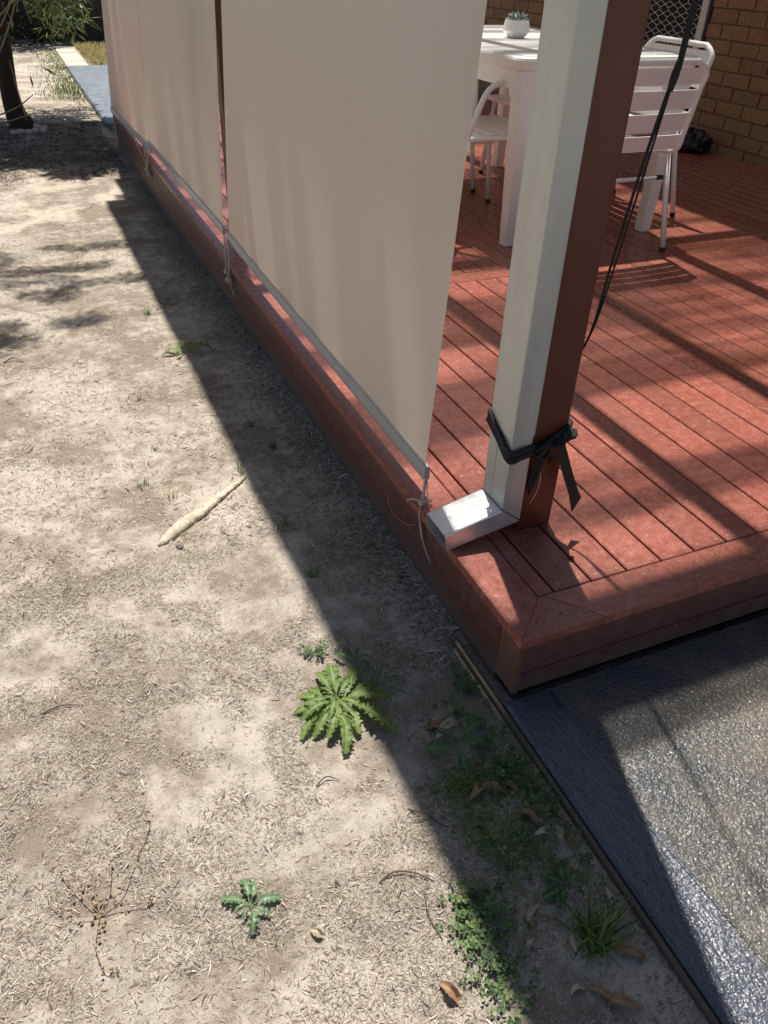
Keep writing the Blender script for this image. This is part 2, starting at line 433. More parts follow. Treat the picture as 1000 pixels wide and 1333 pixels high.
# dark litter banked up along the deck
o = chips(20000, -.16, -.001, .16, 4.9, .006, .024, lambda x, y: np.clip(1.1+x*8, .1, 1), 'fascia_litter')
tag(o, 'curled leaf scraps and mulch banked against the foot of the deck side', 'litter', kind='stuff')

# ------------------------------------------------------------------ slabs and paths
b = MB(); b.box((-.022, -3.2, -.30), (5.0, -.004, -.169), .006)
o = b.ob('concrete_slab', 'slab_coating'); tag(o, kind='structure')
# smooth trowelled border and raised ridge where the stipple starts
b = MB(); b.tube([(.085+.012*math.sin(y*7), y, -.1705) for y in np.linspace(-3.1, -.02, 60)], .0042, 6)
o = b.ob('slab_ridge', 'slab_coating', None, True); tag(o, kind='structure')
b = MB(); b.box((-.033, -3.2, -.27), (-.0225, .22, -.1785), .003)
o = b.ob('edging_board', 'formwork_timber'); tag(o, 'thin brown timber edging board along the left side of the dark slab', 'edging')
b = MB(); b.box((.02, 6.95, -.30), (2.4, 11.0, -.228), .006); o = b.ob('grey_path', 'path_coating'); tag(o, kind='structure')
b = MB(); b.box((.004, 6.95, -.30), (.0195, 11.0, -.236), 0); o = b.ob('path_edge', 'path_edge'); tag(o, kind='structure')
for i in range(4):
    y0 = 11.03+i*.5
    b = MB(); b.box((.03+.0*i, y0, -.28), (.30+.0*i, y0+.475, -.235+.004*(i % 2)), .008)
    o = b.ob('stepping_paver', 'paver')
    tag(o, ['pale stepping paver touching the end of the grey path', 'second pale stepping paver beyond the grey path', 'third pale stepping paver beyond the grey path', 'pale stepping paver farthest down the garden by the fence'][i], 'paver', 'pale pavers beyond the grey path')

def blades(name, n, pts, hmin, hmax, wid, mat, lean=.5, parent=None):
    V = []; F = []; T = []
    for i in range(n):
        x, y, z = pts(i); h = random.uniform(hmin, hmax); a = random.uniform(0, 6.28); ln = random.uniform(.1, lean)*h
        dx, dy = math.cos(a), math.sin(a); wx, wy = -dy*wid/2, dx*wid/2; b0 = len(V)
        for t, wf in ((0, 1), (.5, .85), (1, .05)):
            cx, cy, cz = x+dx*ln*t*t*1.6, y+dy*ln*t*t*1.6, z+h*(t-.28*t*t*ln/h)
            V += [(cx-wx*wf, cy-wy*wf, cz), (cx+wx*wf, cy+wy*wf, cz)]
        F += [(b0, b0+1, b0+3, b0+2), (b0+2, b0+3, b0+5, b0+4)]
        T += [random.random()]*6
    return ob(name, npmesh(name, V, F, mat, T), parent)
def pl(x0, x1, y0, y1):
    def f(i):
        x, y = random.uniform(x0, x1), random.uniform(y0, y1); return x, y, -.25
    return f
o = blades('dry_lawn', 9000, pl(.33, 2.2, 11.05, 13.6), .03, .08, .012, 'lawn'); tag(o, 'straw coloured dry lawn beside the pale pavers', 'lawn', kind='stuff')
def wp(i):
    t = random.random(); y = 8.4+4.6*t; x = .0-abs(random.gauss(0, .16)); return x, y, -.25
o = blades('path_side_grass', 900, wp, .015, .04, .008, 'grass'); tag(o, 'scattered green grass along the left side of the grey path', 'grass', kind='stuff')
def wp2(i): return -.15+random.gauss(0, .12), 9.0+random.gauss(0, .35), -.25
o = blades('weedy_patch', 420, wp2, .015, .045, .009, 'grass'); tag(o, 'weedy green patch where the grey path edge meets the soil', 'grass', kind='stuff')

# ------------------------------------------------------------------ deck
deck = thing('timber_deck', 'reddish brown painted timber deck', None, (0, 0, 0), kind='structure'); del deck['label']
A = .0924; PW = .094; GP = .0056; Y1 = 1.814; Y2 = 1.908; XE = 3.74; YE = 6.04
def board(x0, x1, y0, y1, mat='deck_paint', z=0., name='deck_board'):
    b = MB(); cx, cy = (x0+x1)/2, (y0+y1)/2
    b.box((x0-cx, y0-cy, -.022), (x1-cx, y1-cy, 0), .0022)
    o = b.ob(name, mat, deck); o.location = (cx, cy, z+random.uniform(-.0006, .0006)); return o
xs_ = [A+.0022, .135-GP/2]
board(A+.004, .1352-.0024, A+.003, Y1-.003); board(A+.004, .1352-.0024, Y2+.003, 3.72)
board(A+.004, .1352-.0024, 3.816, YE-.094)
k_ = 0
while .1352+k_*PW < XE-.02:
    x0 = .1352+k_*PW+GP/2; x1 = min(.1352+(k_+1)*PW-GP/2, XE)
    board(x0, x1, A+.003, Y1-.0025)
    board(x0, x1, Y2+.0025, 3.72)
    board(x0, x1, 3.816, YE-.096)
    k_ += 1
# cross boards and picture frame
board(A+.003, XE, Y1, Y2, 'deck_paint_x'); board(A+.003, XE, 3.7235, 3.8125, 'deck_paint_x')
board(.003, XE, YE-.0935, YE, 'deck_paint_x')
def prism(poly, z0, z1, name, mat):
    n = len(poly); cx = sum(p[0] for p in poly)/n; cy = sum(p[1] for p in poly)/n
    def ins(p, d):
        v = Vector((p[0]-cx, p[1]-cy)); l = v.length; return (p[0]-v.x/l*d, p[1]-v.y/l*d)
    V = [(x, y, z0) for x, y in poly]+[(x, y, z1-.001) for x, y in poly]+[(*ins(p, .0011), z1) for p in poly]
    F = [tuple(range(n-1, -1, -1)), tuple(2*n+i for i in range(n))]
    for i in range(n):
        j = (i+1) % n; F += [(i, j, n+j, n+i), (n+i, n+j, 2*n+j, 2*n+i)]
    b = MB(); b.add(V, F); return b.ob(name, mat, deck)
prism([(-.006, -.0058), (A-.001, A-.0008), (A-.001, 2.72), (-.006, 2.72)], -.022, 0, 'deck_board', 'deck_paint')
prism([(-.006, 2.722), (A-.001, 2.722), (A-.001, YE-.096), (-.006, YE-.096)], -.022, 0, 'deck_board', 'deck_paint')
prism([(-.0058, -.006), (.1907, -.006), (.1075, A-.001), (A-.0008, A-.001)], -.022, -.0005, 'deck_board', 'deck_paint_x')
prism([(.1915, -.006), (XE, -.006), (XE, A-.001), (.1085, A-.001)], -.022, 0.0003, 'deck_board', 'deck_paint_x')
# fascia: front (facing the slab) and side (facing the garden)
def fbox(lo, hi, mat, name='fascia_board'):
    b = MB(); b.box(lo, hi); return b.ob(name, mat, deck, bevel=.0015)
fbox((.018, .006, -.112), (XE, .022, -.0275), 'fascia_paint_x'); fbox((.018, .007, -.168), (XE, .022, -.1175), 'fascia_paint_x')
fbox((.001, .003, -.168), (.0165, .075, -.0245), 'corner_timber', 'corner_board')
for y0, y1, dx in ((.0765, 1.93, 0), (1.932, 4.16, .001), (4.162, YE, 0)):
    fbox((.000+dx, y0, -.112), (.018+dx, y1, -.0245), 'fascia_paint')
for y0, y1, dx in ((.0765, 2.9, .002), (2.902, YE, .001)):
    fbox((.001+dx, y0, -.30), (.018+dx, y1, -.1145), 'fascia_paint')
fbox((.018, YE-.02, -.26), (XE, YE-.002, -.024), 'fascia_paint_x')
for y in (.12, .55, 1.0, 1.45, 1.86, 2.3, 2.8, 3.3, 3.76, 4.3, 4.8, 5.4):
    b = MB(); b.box((.022, y-.022, -.11), (XE, y+.022, -.0235)); b.ob('joist', 'under_deck_dark', deck)
b = MB(); b.box((.022, .024, -.20), (XE, YE-.03, -.165)); o = b.ob('gap_shade_sheet', 'under_deck_dark'); o['kind'] = 'structure'  # near-black sheet added so the board gaps look dark
# screw heads
b = MB(); b2 = MB()
def disc(bb, x, y, r, z, seg=6):
    bb.add([(x+r*math.cos(6.283*i/seg), y+r*math.sin(6.283*i/seg), z) for i in range(seg)], [tuple(range(seg))])
for k_ in range(0, 27):
    x0 = .1352+k_*PW
    for y in (A+.018, .55, 1.0, 1.45, Y1-.02, Y2+.02, 2.3, 2.8):
        for dx in (.02, .074):
            x = x0+dx+random.uniform(-.003, .003); yy = y+random.uniform(-.003, .003)
            disc(b, x, yy, .0042, .0009); disc(b2, x, yy, .0019, .0012)
for x in np.arange(.16, 3.6, .188):
    for y in (.022, .07):
        disc(b, x, y, .0042, .0012); disc(b2, x, y, .0019, .0015)
for y in np.arange(.3, 5.8, .45):
    for x in (.022, .07):
        disc(b, x, y, .0042, .0009); disc(b2, x, y, .0019, .0012)
for x, y in ((.05, .03), (.075, .07), (.11, .035)): disc(b2, x, y, .0022, .0004)
o = b.ob('screw_head', 'screw', deck); o['kind'] = 'stuff'
o = b2.ob('screw_recess', 'screw_hole', deck); o['kind'] = 'stuff'

# ------------------------------------------------------------------ posts
def post(name, x0, y0, label, w=.088, top=2.2):
    t = thing(name, label, 'post', (x0+w/2, y0+w/2, 0), 'brown posts along the deck edge')
    b = MB(); b.box((-w/2, -w/2, .0015), (w/2, w/2, top)); b.ob('post_shaft', 'post_paint', t, bevel=.004)
    return t
p0 = post('verandah_post', .169, .303, 'brown painted post at the near deck corner with the downpipe tied to it')
b = MB()
for i in range(7):  # splintered damage on the right edge
    z = .40+.022*i; b.box((.0405, -.0475+.002*(i % 2), z), (.0462, -.036, z+.012+.006*random.random()))
post('verandah_post', .169, 2.965, 'brown post glimpsed in the narrow gap between the two pale blinds')
post('verandah_post', .169, 5.90, 'brown post hidden behind the far end of the last blind')

# ------------------------------------------------------------------ downpipe with elbow
dp = thing('downpipe', 'cream rectangular metal downpipe with a bare elbow tied to the near post', 'downpipe', (.138, .337, 0))
ox, oy = .138, .337
def rectsweep(sections, name, mat, open_end=False):
    V = []; F = []
    for s_ in sections: V += [(x-ox, y-oy, z) for x, y, z in s_]
    n = len(sections[0])
    for i in range(len(sections)-1):
        for j in range(n):
            j2 = (j+1) % n; F.append((i*n+j, (i+1)*n+j, (i+1)*n+j2, i*n+j2))
    b = MB(); b.add(V, F); return b.ob(name, mat, dp, bevel=.003)
x0, x1, y0, y1 = .111, .1635, .2915, .381
rib = .0025
def rect(za, zb, ex=0.):  # section of the vertical pipe; za at x0, zb at x1 (mitre)
    return [(x0-ex, y0-ex, za), (x1+ex, y0-ex, zb), (x1+ex, y1+ex, zb), (x0-ex, y1+ex, za)]
rectsweep([rect(.082, .040), rect(.265, .265), rect(.268, .268)], 'elbow_socket', 'pipe_paint')
rectsweep([rect(.262, .262, .0018), rect(2.46, 2.46, .0018)], 'pipe', 'pipe_paint')
def slanted(xt, zt, xb, zb, ex=0): return [(xt, y0-ex, zt), (xb, y0-ex, zb), (xb, y1+ex, zb), (xt, y1+ex, zt)]
el_ = rectsweep([slanted(-.028, .048, -.020, .004), slanted(.111, .082, .1635, .040)], 'elbow_outlet', 'bare_steel')
sm = el_.modifiers.new('wall', 'SOLIDIFY'); sm.thickness = .0016; sm.offset = -1
b = MB(); b.add([(.012-ox, y0-oy+.002, .008), (.012-ox, y1-oy-.002, .008), (.006-ox, y1-oy-.002, .054), (.006-ox, y0-oy+.002, .054)], [(0, 1, 2, 3)]); b.ob('dark_plug', 'rubber', dp)  # black plug added inside the outlet to darken its opening
b = MB()  # crimped lap seam with small knurls, on the outlet top and on the wide face of the socket
n = 34
for i in range(n):
    t = i/(n-1); x = -.016+t*.118; z = .0485+(x+.028)/.139*.034
    b.box((x-.0011-ox, .3375-oy, z-.001), (x+.0011-ox, .3415-oy, z+.0014))
b.ob('lap_seam', 'bare_steel', dp)
b = MB(); b.tube([(x0-.0005-ox, .3445-oy, .088), (x0-.0005-ox, .3445-oy, .262)], .0022, 6)
b.ob('lap_seam', 'pipe_paint', dp)
b = MB(); b.tube([(x0-ox-.001, y0-oy-.001, .083), (x1-ox, y0-oy-.001, .041), (x1-ox+.001, y1-oy+.001, .041), (x0-ox-.001, y1-oy+.001, .083), (x0-ox-.001, y0-oy-.001, .083)], .0012, 5)
b.ob('mitre_joint', 'rubber', dp)

# ------------------------------------------------------------------ black strap lashing
st = thing('lashing_strap', 'black webbing strap and cords lashing the downpipe to the near post', 'strap', (.2, .3, .23))
def T(P): return [(x-.2, y-.3, z-.23) for x, y, z in P]
b = MB()
for i in range(4):
    dz = i*.0075
    loop = [(.106, .386, .262+dz*1.1), (.1055, .335, .238+dz*.9+.002*math.sin(i)), (.106, .2875, .212+dz), (.136, .2865-.002*(i % 2), .214+dz), (.168, .2885, .220+dz*.9)]
    b.tube(T(loop), .0045, 6, 4, flat=.75)
b.ob('cord_turns', 'black_webbing', st, True)
b = MB()
b.tube(T([(.168, .294, .225), (.200, .296, .236), (.232, .296, .254), (.262, .306, .266), (.264, .35, .268), (.262, .395, .268), (.21, .397, .266), (.16, .396, .262), (.106, .388, .258)]), .0075, 7, 4, flat=.6)
b.tube(T([(.168, .292, .216), (.205, .294, .222), (.240, .296, .236), (.264, .304, .250), (.265, .36, .255), (.24, .398, .255)]), .006, 7, 4, flat=.7)
b.ob('strap_band', 'black_webbing', st, True)
b = MB()
for i in range(9):
    a = i*.8; cx = .186+i*.0085
    b.tube(T([(cx-.012, .2905, .222+.012*math.sin(a)+i*.002), (cx, .281-.004*(i % 3), .230+.006*math.cos(a)+i*.002), (cx+.012, .290, .240-.010*math.sin(a)+i*.002)]), .0052, 6, 4)
b.tube(T([(.178, .288, .205), (.184, .276, .228), (.20, .284, .243), (.207, .286, .216), (.19, .282, .205), (.178, .288, .215)]), .0055, 6, 4)
b.ob('knot', 'black_webbing', st, True)
b = MB()  # flat hanging tail
P = [(.226, .288, .238), (.238, .280, .205), (.254, .272, .160), (.272, .262, .112), (.284, .257, .078)]
V = []; wv_ = Vector((.0115, .002, .005))
for i, p in enumerate(P):
    q = Vector(p); k3 = 1 if i < 4 else .9; tilt = Vector((0, 0, .012 if i == 4 else 0))
    V += [q-wv_*k3-tilt, q+wv_*k3+tilt, q-wv_*k3-tilt+Vector((0, -.0022, 0)), q+wv_*k3+tilt+Vector((0, -.0022, 0))]
V = [(v.x-.2, v.y-.3, v.z-.23) for v in V]; F = []
for i in range(4):
    a = i*4; F += [(a, a+1, a+5, a+4), (a+3, a+2, a+6, a+7), (a, a+4, a+6, a+2), (a+1, a+3, a+7, a+5)]
F += [(0, 2, 3, 1), (16, 17, 19, 18)]
b.add(V, F); b.ob('hanging_tail', 'black_webbing', st)
b = MB()
for i in range(5):
    s0 = .006*i; b.tube(T([(.178+s0, .292, .212), (.176+s0*.6, .287, .185-.004*i), (.174+s0*.8, .293, .155), (.172+s0*.3, .296, .13-.006*i)]), .0022, 5, 4)
b.ob('frayed_cord_ends', 'black_webbing', st, True)
b = MB(); b.tube(T([(.188, .290, .19), (.193, .283, .15), (.186, .281, .115), (.178, .286, .088)]), .0009, 5, 5); b.ob('frayed_thread', 'clear_cord', st, True)
b = MB(); b.lathe([(.0045, 0), (.0045, .003), (.002, .0045)], 8); o = b.ob('hook_screw', 'rubber', st, loc=(.024, -.0, -.045)); o.rotation_euler = (R_(90), 0, 0)

# rope running up from behind the post
rp = thing('support_rope', 'black cord running up from behind the near post toward the roof', 'rope', (.3, .36, .4))
def T2(P): return [(x-.3, y-.36, z-.4) for x, y, z in P]
b = MB()
b.tube(T2([(.262, .385, .29), (.285, .375, .36), (.313, .36, .437), (.333, .36, .604), (.361, .36, .797), (.384, .36, .92), (.392, .36, 1.02), (.42, .36, 2.2)]), [.0024, .0024, .0026, .0028, .0032, .0042, .006, .002], 7, 4)
b.ob('rope', 'black_webbing', rp, True)
b = MB()
b.tube(T2([(.268, .380, .30), (.298, .368, .39), (.318, .357, .46), (.339, .355, .604), (.366, .356, .797), (.380, .357, .90)]), .0022, 6, 4)
b.ob('rope', 'black_webbing', rp, True)
b = MB(); b.tube(T2([(.378, .357, .885), (.382, .357, .91), (.386, .357, .935)]), [.005, .0075, .005], 8, 3); b.ob('rope_knot', 'black_webbing', rp, True)

# ------------------------------------------------------------------ outdoor blinds
def blind(name, ya, yb, xa, za, xb_, zb_, label, top=2.13, seed=0, ext=0.):
    # hem from (xa,ya,za) at the near end to (xb_,yb,zb_) at the far end
    t = thing(name, label, 'blind', (xa, ya, za), 'beige roll down blinds along the deck edge')
    nu, nv = 60, 26; V = []; V2 = []
    for i in range(nu+1):
        u = i/nu; y = ya+(yb-ya)*u; xh = xa+(xb_-xa)*u; zh = za+(zb_-za)*u
        for j in range(nv+1):
            v = j/nv; z = zh+.02+(top-zh-.02)*v; xt = .145
            x = xh+(xt-xh)*v
            x += .0007*math.sin(u*9+seed)*(1-v)*v*4+.0003*math.sin(u*31+seed*2+v*2)*(1-v)+.006*math.sin(v*3.1)*math.sin(u*3.14)
            V.append((x-xa, y-ya, z-za))
    F = []
    for i in range(nu):
        for j in range(nv):
            a = i*(nv+1)+j; F.append((a, a+1, a+nv+2, a+nv+1))
    b = MB(); b.add(V, F); b.ob('fabric', 'blind_fabric', t, True)
    d = Vector((xb_-xa, yb-ya, zb_-za)); e = .012/d.length
    dd = d.normalized()*(ext+.012); A0 = Vector((0, 0, 0))-dd; A1 = d+d.normalized()*.012; V = []
    for q in (A0, A1):
        for ox_, oz_ in ((-.0065, -.012), (.0065, -.012), (.0085, -.004), (.0065, .026), (-.0065, .026), (-.0085, -.004)): V.append(q+Vector((ox_, 0, oz_)))
    b = MB(); b.add(V, [(0, 1, 2, 3, 4, 5), (11, 10, 9, 8, 7, 6)]+[(n_, 6+n_, 6+(n_+1) % 6, (n_+1) % 6) for n_ in range(6)]); b.ob('bottom_bar', 'blind_bar', t, bevel=.0015)
    b = MB()
    b.box((-.0012, .004, .020), (.0016, yb-ya-.004, .030))
    hem = b.ob('hem_pocket', 'blind_pocket', t)
    me = hem.data
    for vtx in me.vertices:
        u = vtx.co.y/(yb-ya); vtx.co.x += (xb_-xa)*u-.003; vtx.co.z += (zb_-za)*u
    b = MB(); b.tube([(.145-xa, -.02, top-za+.03), (.145-xa, yb-ya+.02, top-za+.03)], .032, 12); b.ob('roller', 'blind_fabric', t, True)
    return t
blind('outdoor_blind', .515, 2.43, .030, .060, .026, .068, 'wide beige blind hanging nearest the camera beside the downpipe', seed=1)
blind('outdoor_blind', 2.535, 4.47, .028, .072, .022, .060, 'beige blind hanging just beyond the brown strip of post', seed=4)
blind('outdoor_blind', 4.41, 6.0, .012, .045, -.012, .016, 'farthest beige blind whose bar is tied off near the end of the deck', seed=9, ext=.05)

# ties
def ball(b, c, r, sx=1, sy=1, sz=1, seg=8):
    P = [(r*math.sin(math.pi*i/5), -r*math.cos(math.pi*i/5)) for i in range(6)]
    bb = MB(); bb.lathe([(max(q[0], .0004), q[1]) for q in P], seg)
    b.add([(c[0]+x*sx, c[1]+y*sy, c[2]+z*sz) for x, y, z in bb.V], bb.F)
def tie(loc, lines, knots, label, mat='clear_cord'):
    t = thing('blind_tie', label, 'cord tie', loc, 'cord ties holding the blind bars to the deck')
    for L_, r in lines:
        b = MB(); b.tube(L_, r, 6, 4); b.ob('cord', mat, t, True)
    for c, r in knots:
        b = MB(); ball(b, c, r, 1, .8, 1.15)
        b.tube([(c[0]+r*math.cos(a)*1.0, c[1]+r*.5*math.sin(a*2), c[2]+r*math.sin(a)*1.1) for a in np.linspace(0, 6.3, 9)], r*.42, 5)
        b.ob('knot', mat, t, True)
    return t
tie((0, 2.36, 0), [([(.018, .12, .075), (-.006, .03, .03), (-.012, -.01, -.035)], .0034), ([(.022, .06, .07), (-.008, -.045, .03), (-.014, -.055, -.05)], .0034),
                   ([(-.014, -.06, -.065), (-.014, -.075, -.085), (-.008, -.10, -.125)], .0022)],
    [((-.013, -.008, -.042), .010), ((-.015, -.056, -.062), .013)], 'knotted pale cord tie under the gap between the two nearer blinds')
tie((0, 4.40, 0), [([(.012, .10, .06), (-.008, .05, .02), (-.012, 0., -.06)], .004), ([(.012, -.09, .065), (-.006, -.05, .02), (-.012, -.03, -.06)], .004),
                   ([(-.012, .45, .02), (-.012, .2, -.02), (-.012, 0, -.07)], .003)],
    [((-.014, -.01, -.065), .014), ((-.016, -.07, -.085), .013)], 'knotted cord tie below the overlap of the two farther blinds')
tie((0, 5.92, 0), [([(-.005, .03, .02), (-.015, .02, -.03), (-.012, 0., -.09)], .005)], [((-.014, 0, -.09), .014)], 'cord tie at the far end of the farthest blind')
zt = thing('zip_tie', 'looped translucent zip tie and twine at the near end of the nearest blind', 'zip tie', (0, .45, 0))
def Z(P): return [(x, y-.45, z) for x, y, z in P]
b = MB()
b.tube(Z([(.028, .505, .058), (.020, .492, .035), (.010, .478, .012), (.004, .470, .004)]), .0042, 6, 5); b.tube(Z([(.030, .50, .05), (.022, .478, .022), (.020, .462, .004)]), .0016, 5, 4)
b.ob('strap_tail', 'clear_cord', zt, True)
b = MB(); b.tube(Z([(.004, .470, .006), (-.004, .462, -.010), (-.006, .452, -.035), (-.007, .440, -.060), (-.008, .432, -.066), (-.009, .440, -.040), (-.008, .455, -.012), (.002, .468, .006)]), .0022, 5, 5); b.ob('loop', 'clear_cord', zt, True)
b = MB(); b.tube(Z([(-.008, .432, -.064), (-.012, .405, -.078), (-.010, .375, -.10)]), .0019, 5, 4, flat=.6); b.ob('strap_tail', 'clear_cord', zt, True)
b = MB(); ball(b, (.004, .022, .008), .008); b.tube([(.006, .022, .010), (-.006, .05, .004), (-.018, .058, -.004)], .0026, 5, 4); b.tube([(.004, .02, .008), (.02, .015, .02), (.03, .02, .006)], .0022, 5, 4); b.ob('knot', 'clear_cord', zt, True)
b = MB(); b.tube([(-.008, .02, -.052), (-.016, .05, -.07), (-.026, .09, -.075), (-.03, .13, -.062), (-.02, .16, -.05)], .0009, 5, 6); b.ob('loose_twine', 'dry_stem', zt, True)

# ------------------------------------------------------------------ roof over the deck
rf = thing('verandah_roof', 'clear corrugated verandah roof with gutter and purlins above the deck', 'roof', (1.4, 2.9, 2.3))
def TR(lo, hi): return (lo[0]-1.4, lo[1]-2.9, lo[2]-2.3), (hi[0]-1.4, hi[1]-2.9, hi[2]-2.3)
def rb(name, lo, hi, mat='roof_frame'):
    b = MB(); b.box(*TR(lo, hi)); return b.ob(name, mat, rf)
gb = rb('gutter', (.030, .15, 2.44), (.142, 5.58, 2.54), 'pipe_paint')
rb('beam', (.145, .25, 2.205), (.256, 5.85, 2.40)); rb('fascia_strip', (.143, .20, 2.40), (.170, 5.70, 2.50))
for x, wd in ((.62, .0), (.96, .07), (1.565, .07), (2.23, .09)):
    if wd: rb('purlin', (x-wd/2, 1.0, 2.44), (x+wd/2, 5.8, 2.50))
for y in (1.02, 3.01, 5.72):
    rb('rafter', (.257, y-.0225, 2.30), (2.80, y+.0225, 2.438))
V = []; F = []; ysr = np.arange(.95, 5.75, .0762/8); zr = lambda y: 2.52+.0085*math.cos(y/.0762*2*math.pi)
for i, y in enumerate(ysr):
    V += [(.10-1.4, y-2.9, zr(y)-2.3), (2.86-1.4, y-2.9, zr(y)-2.3+.10)]
    if i: F.append((2*i-2, 2*i-1, 2*i+1, 2*i))
b = MB(); b.add(V, F); b.ob('roof_sheet', 'roof_sheet', rf, True)
rb('eave_lining', (2.845, -1.2, 2.40), (3.9, 9.5, 2.48), 'eave_board'); rb('house_gutter', (2.80, -1.2, 2.49), (2.95, 9.5, 2.60), 'pipe_paint')

# ------------------------------------------------------------------ house wall
WX = 3.76
house = thing('house_wall', 'tan brick house wall behind the deck with a screened door opening', 'wall', (WX, 3, 0))
b = MB()
b.box((.012, -4.2, -.3), (.24, .935, 2.45)); b.box((.012, 2.03, -.3), (.24, 6.6, 2.45)); b.box((.012, .935, 2.1), (.24, 2.03, 2.45))
b.box((.14, .935, -.2), (.24, 2.03, .02))
b.ob('mortar_bed', 'mortar', house)
b = MB(); b.box((-.055, 0, .0), (.055, .23, .0765)); me_b = []
for v in range(4):
    V = [(x+random.uniform(-.002, .002), y+random.uniform(-.002, .002), z+random.uniform(-.002, .002)) for x, y, z in [(x, y, z) for z in (0, .0765) for y in (0, .232) for x in (-.0, .055)]]
    me_b.append(mesh('brick', V, [(0, 2, 3, 1), (4, 5, 7, 6), (0, 1, 5, 4), (2, 6, 7, 3), (0, 4, 6, 2), (1, 3, 7, 5)], 'brick'))
rest = MB()
for cidx in range(-1, 28):
    z = .052+cidx*.0865+.005
    y = -1.2+(.08 if False else 0)
    ph = (3.56 if cidx % 2 else 3.68)
    yk = ph-.243*20
    while yk < 9.5:
        y0, y1 = yk+.005, yk+.238; yk += .243
        segs = []
        lo, hi = 3.935, 5.03
        if z < 2.1:
            if y1 <= lo or y0 >= hi: segs = [(y0, y1)]
            else:
                if y0 < lo-.03: segs.append((y0, lo-.003))
                if y1 > hi+.03: segs.append((hi+.003, y1))
        else: segs = [(y0, y1)]
        for s0, s1 in segs:
            near = (2.4 < s0 < 3.94 and z < 1.35) or (5.0 < s0 < 7.6 and .25 < z < 1.3)
            if near:
                o = ob('brick', random.choice(me_b), house, (random.uniform(-.0015, .0015)-.0, s0-3, z), None, (1, (s1-s0)/.232, 1))
            elif s1 > -1.1 and s0 < 9.4:
                rest.box((0, s0-3, z), (.012+.01, s1-3, z+.0765))
o = rest.ob('wall_bricks', 'brick', house); o['kind'] = 'stuff'
# screen door
dr = thing('screen_door', 'security screen door with pale diamond grille and frame in the brick wall', 'door', (WX, 4.48, 0))
def D(name, lo, hi, mat, bev=.002):
    b = MB(); b.box((lo[0], lo[1]-4.48, lo[2]), (hi[0], hi[1]-4.48, hi[2])); return b.ob(name, mat, dr, bevel=bev)
D('door_jamb', (.0, 3.938, .0), (.075, 3.965, 2.09), 'rubber'); D('door_frame', (-.012, 3.966, .02), (.06, 4.025, 2.07), 'alu_frame')
D('door_frame', (-.012, 4.96, .02), (.06, 5.025, 2.07), 'alu_frame'); D('door_frame', (-.012, 4.03, 2.0), (.06, 4.955, 2.07), 'alu_frame'); D('door_frame', (-.012, 4.03, .02), (.06, 4.955, .12), 'alu_frame')
D('dark_backing', (.09, 3.97, .0), (.10, 5.02, 2.08), 'door_void', 0)  # near-black sheet stands in for the unlit room behind the grille
b = MB(); pw, ph_ = .094, .112
yy = 4.03-4.48; cols = int(.93/pw)+1; rows = int(1.9/ph_)+1
for i in range(cols):
    for sgn in (1, -1):
        P = []
        for j in range(rows*2+1):
            z = .12+j*ph_/2; off = pw/2*(.97 if (j % 2) else -.97)*sgn
            t = [(-.14, off), (.14, off)]
            for dz, o_ in t: P.append((.035, yy+pw*(i+.5)+o_, min(z+dz*ph_*.5, 1.999)))
        b.tube(P, .0019, 4, caps=False)
o = b.ob('diamond_grille', 'grille', dr)

# ------------------------------------------------------------------ bag by the wall
b = MB(); V = []; F = []; n1, n2 = 12, 18
for i in range(n1+1):
    for j in range(n2):
        a = 2*math.pi*j/n2; p = math.pi*i/n1
        r = .13*(1+.22*vn(np.array([3+math.cos(a)*2.2+i*.7]), np.array([math.sin(a)*2.2+5.]))[0]+.08*math.sin(5*a+i))
        V.append((r*math.sin(p)*math.cos(a)*.85, r*math.sin(p)*math.sin(a), max(0.0, .052-r*math.cos(p)*.62)+.001))
for i in range(n1):
    for j in range(n2): F.append((i*n2+j, i*n2+(j+1) % n2, (i+1)*n2+(j+1) % n2, (i+1)*n2+j))
b.add(V, F); o = b.ob('black_bag', 'bag_plastic', loc=(3.60, 3.66, 0)); tag(o, 'crumpled black bag on the deck against the brick wall', 'bag')

# ------------------------------------------------------------------ table
TX0, TX1, TY0, TY1 = 1.175, 2.09, 2.12, 3.66
tb = thing('dining_table', 'white outdoor dining table with square legs and rounded corners on the deck', 'table', ((TX0+TX1)/2, (TY0+TY1)/2, 0))
hx, hy = (TX1-TX0)/2, (TY1-TY0)/2
def rrect(hx, hy, r, n=6):
    P = []
    for cx, cy, a0 in ((hx-r, hy-r, 0), (-hx+r, hy-r, 90), (-hx+r, -hy+r, 180), (hx-r, -hy+r, 270)):
        for i in range(n+1):
            a = R_(a0+90*i/n); P.append((cx+r*math.cos(a), cy+r*math.sin(a)))
    return P
def slab(prof, name, mat, parent, cap=True):
    # prof: list of (inset, z)
    V = []; F = []; n = None
    for ins_, z in prof:
        P = rrect(hx-ins_, hy-ins_, max(.06-ins_, .012)); n = len(P); V += [(x, y, z) for x, y in P]
    for i in range(len(prof)-1):
        for j in range(n): F.append((i*n+j, i*n+(j+1) % n, (i+1)*n+(j+1) % n, (i+1)*n+j))
    if cap: F += [tuple(range(n-1, -1, -1)), tuple((len(prof)-1)*n+j for j in range(n))]
    b = MB(); b.add(V, F); return b.ob(name, mat, parent)
slab([(.012, .700), (.002, .704), (0, .712), (0, .736), (.004, .744), (.014, .747)], 'tabletop', 'white_plastic', tb)
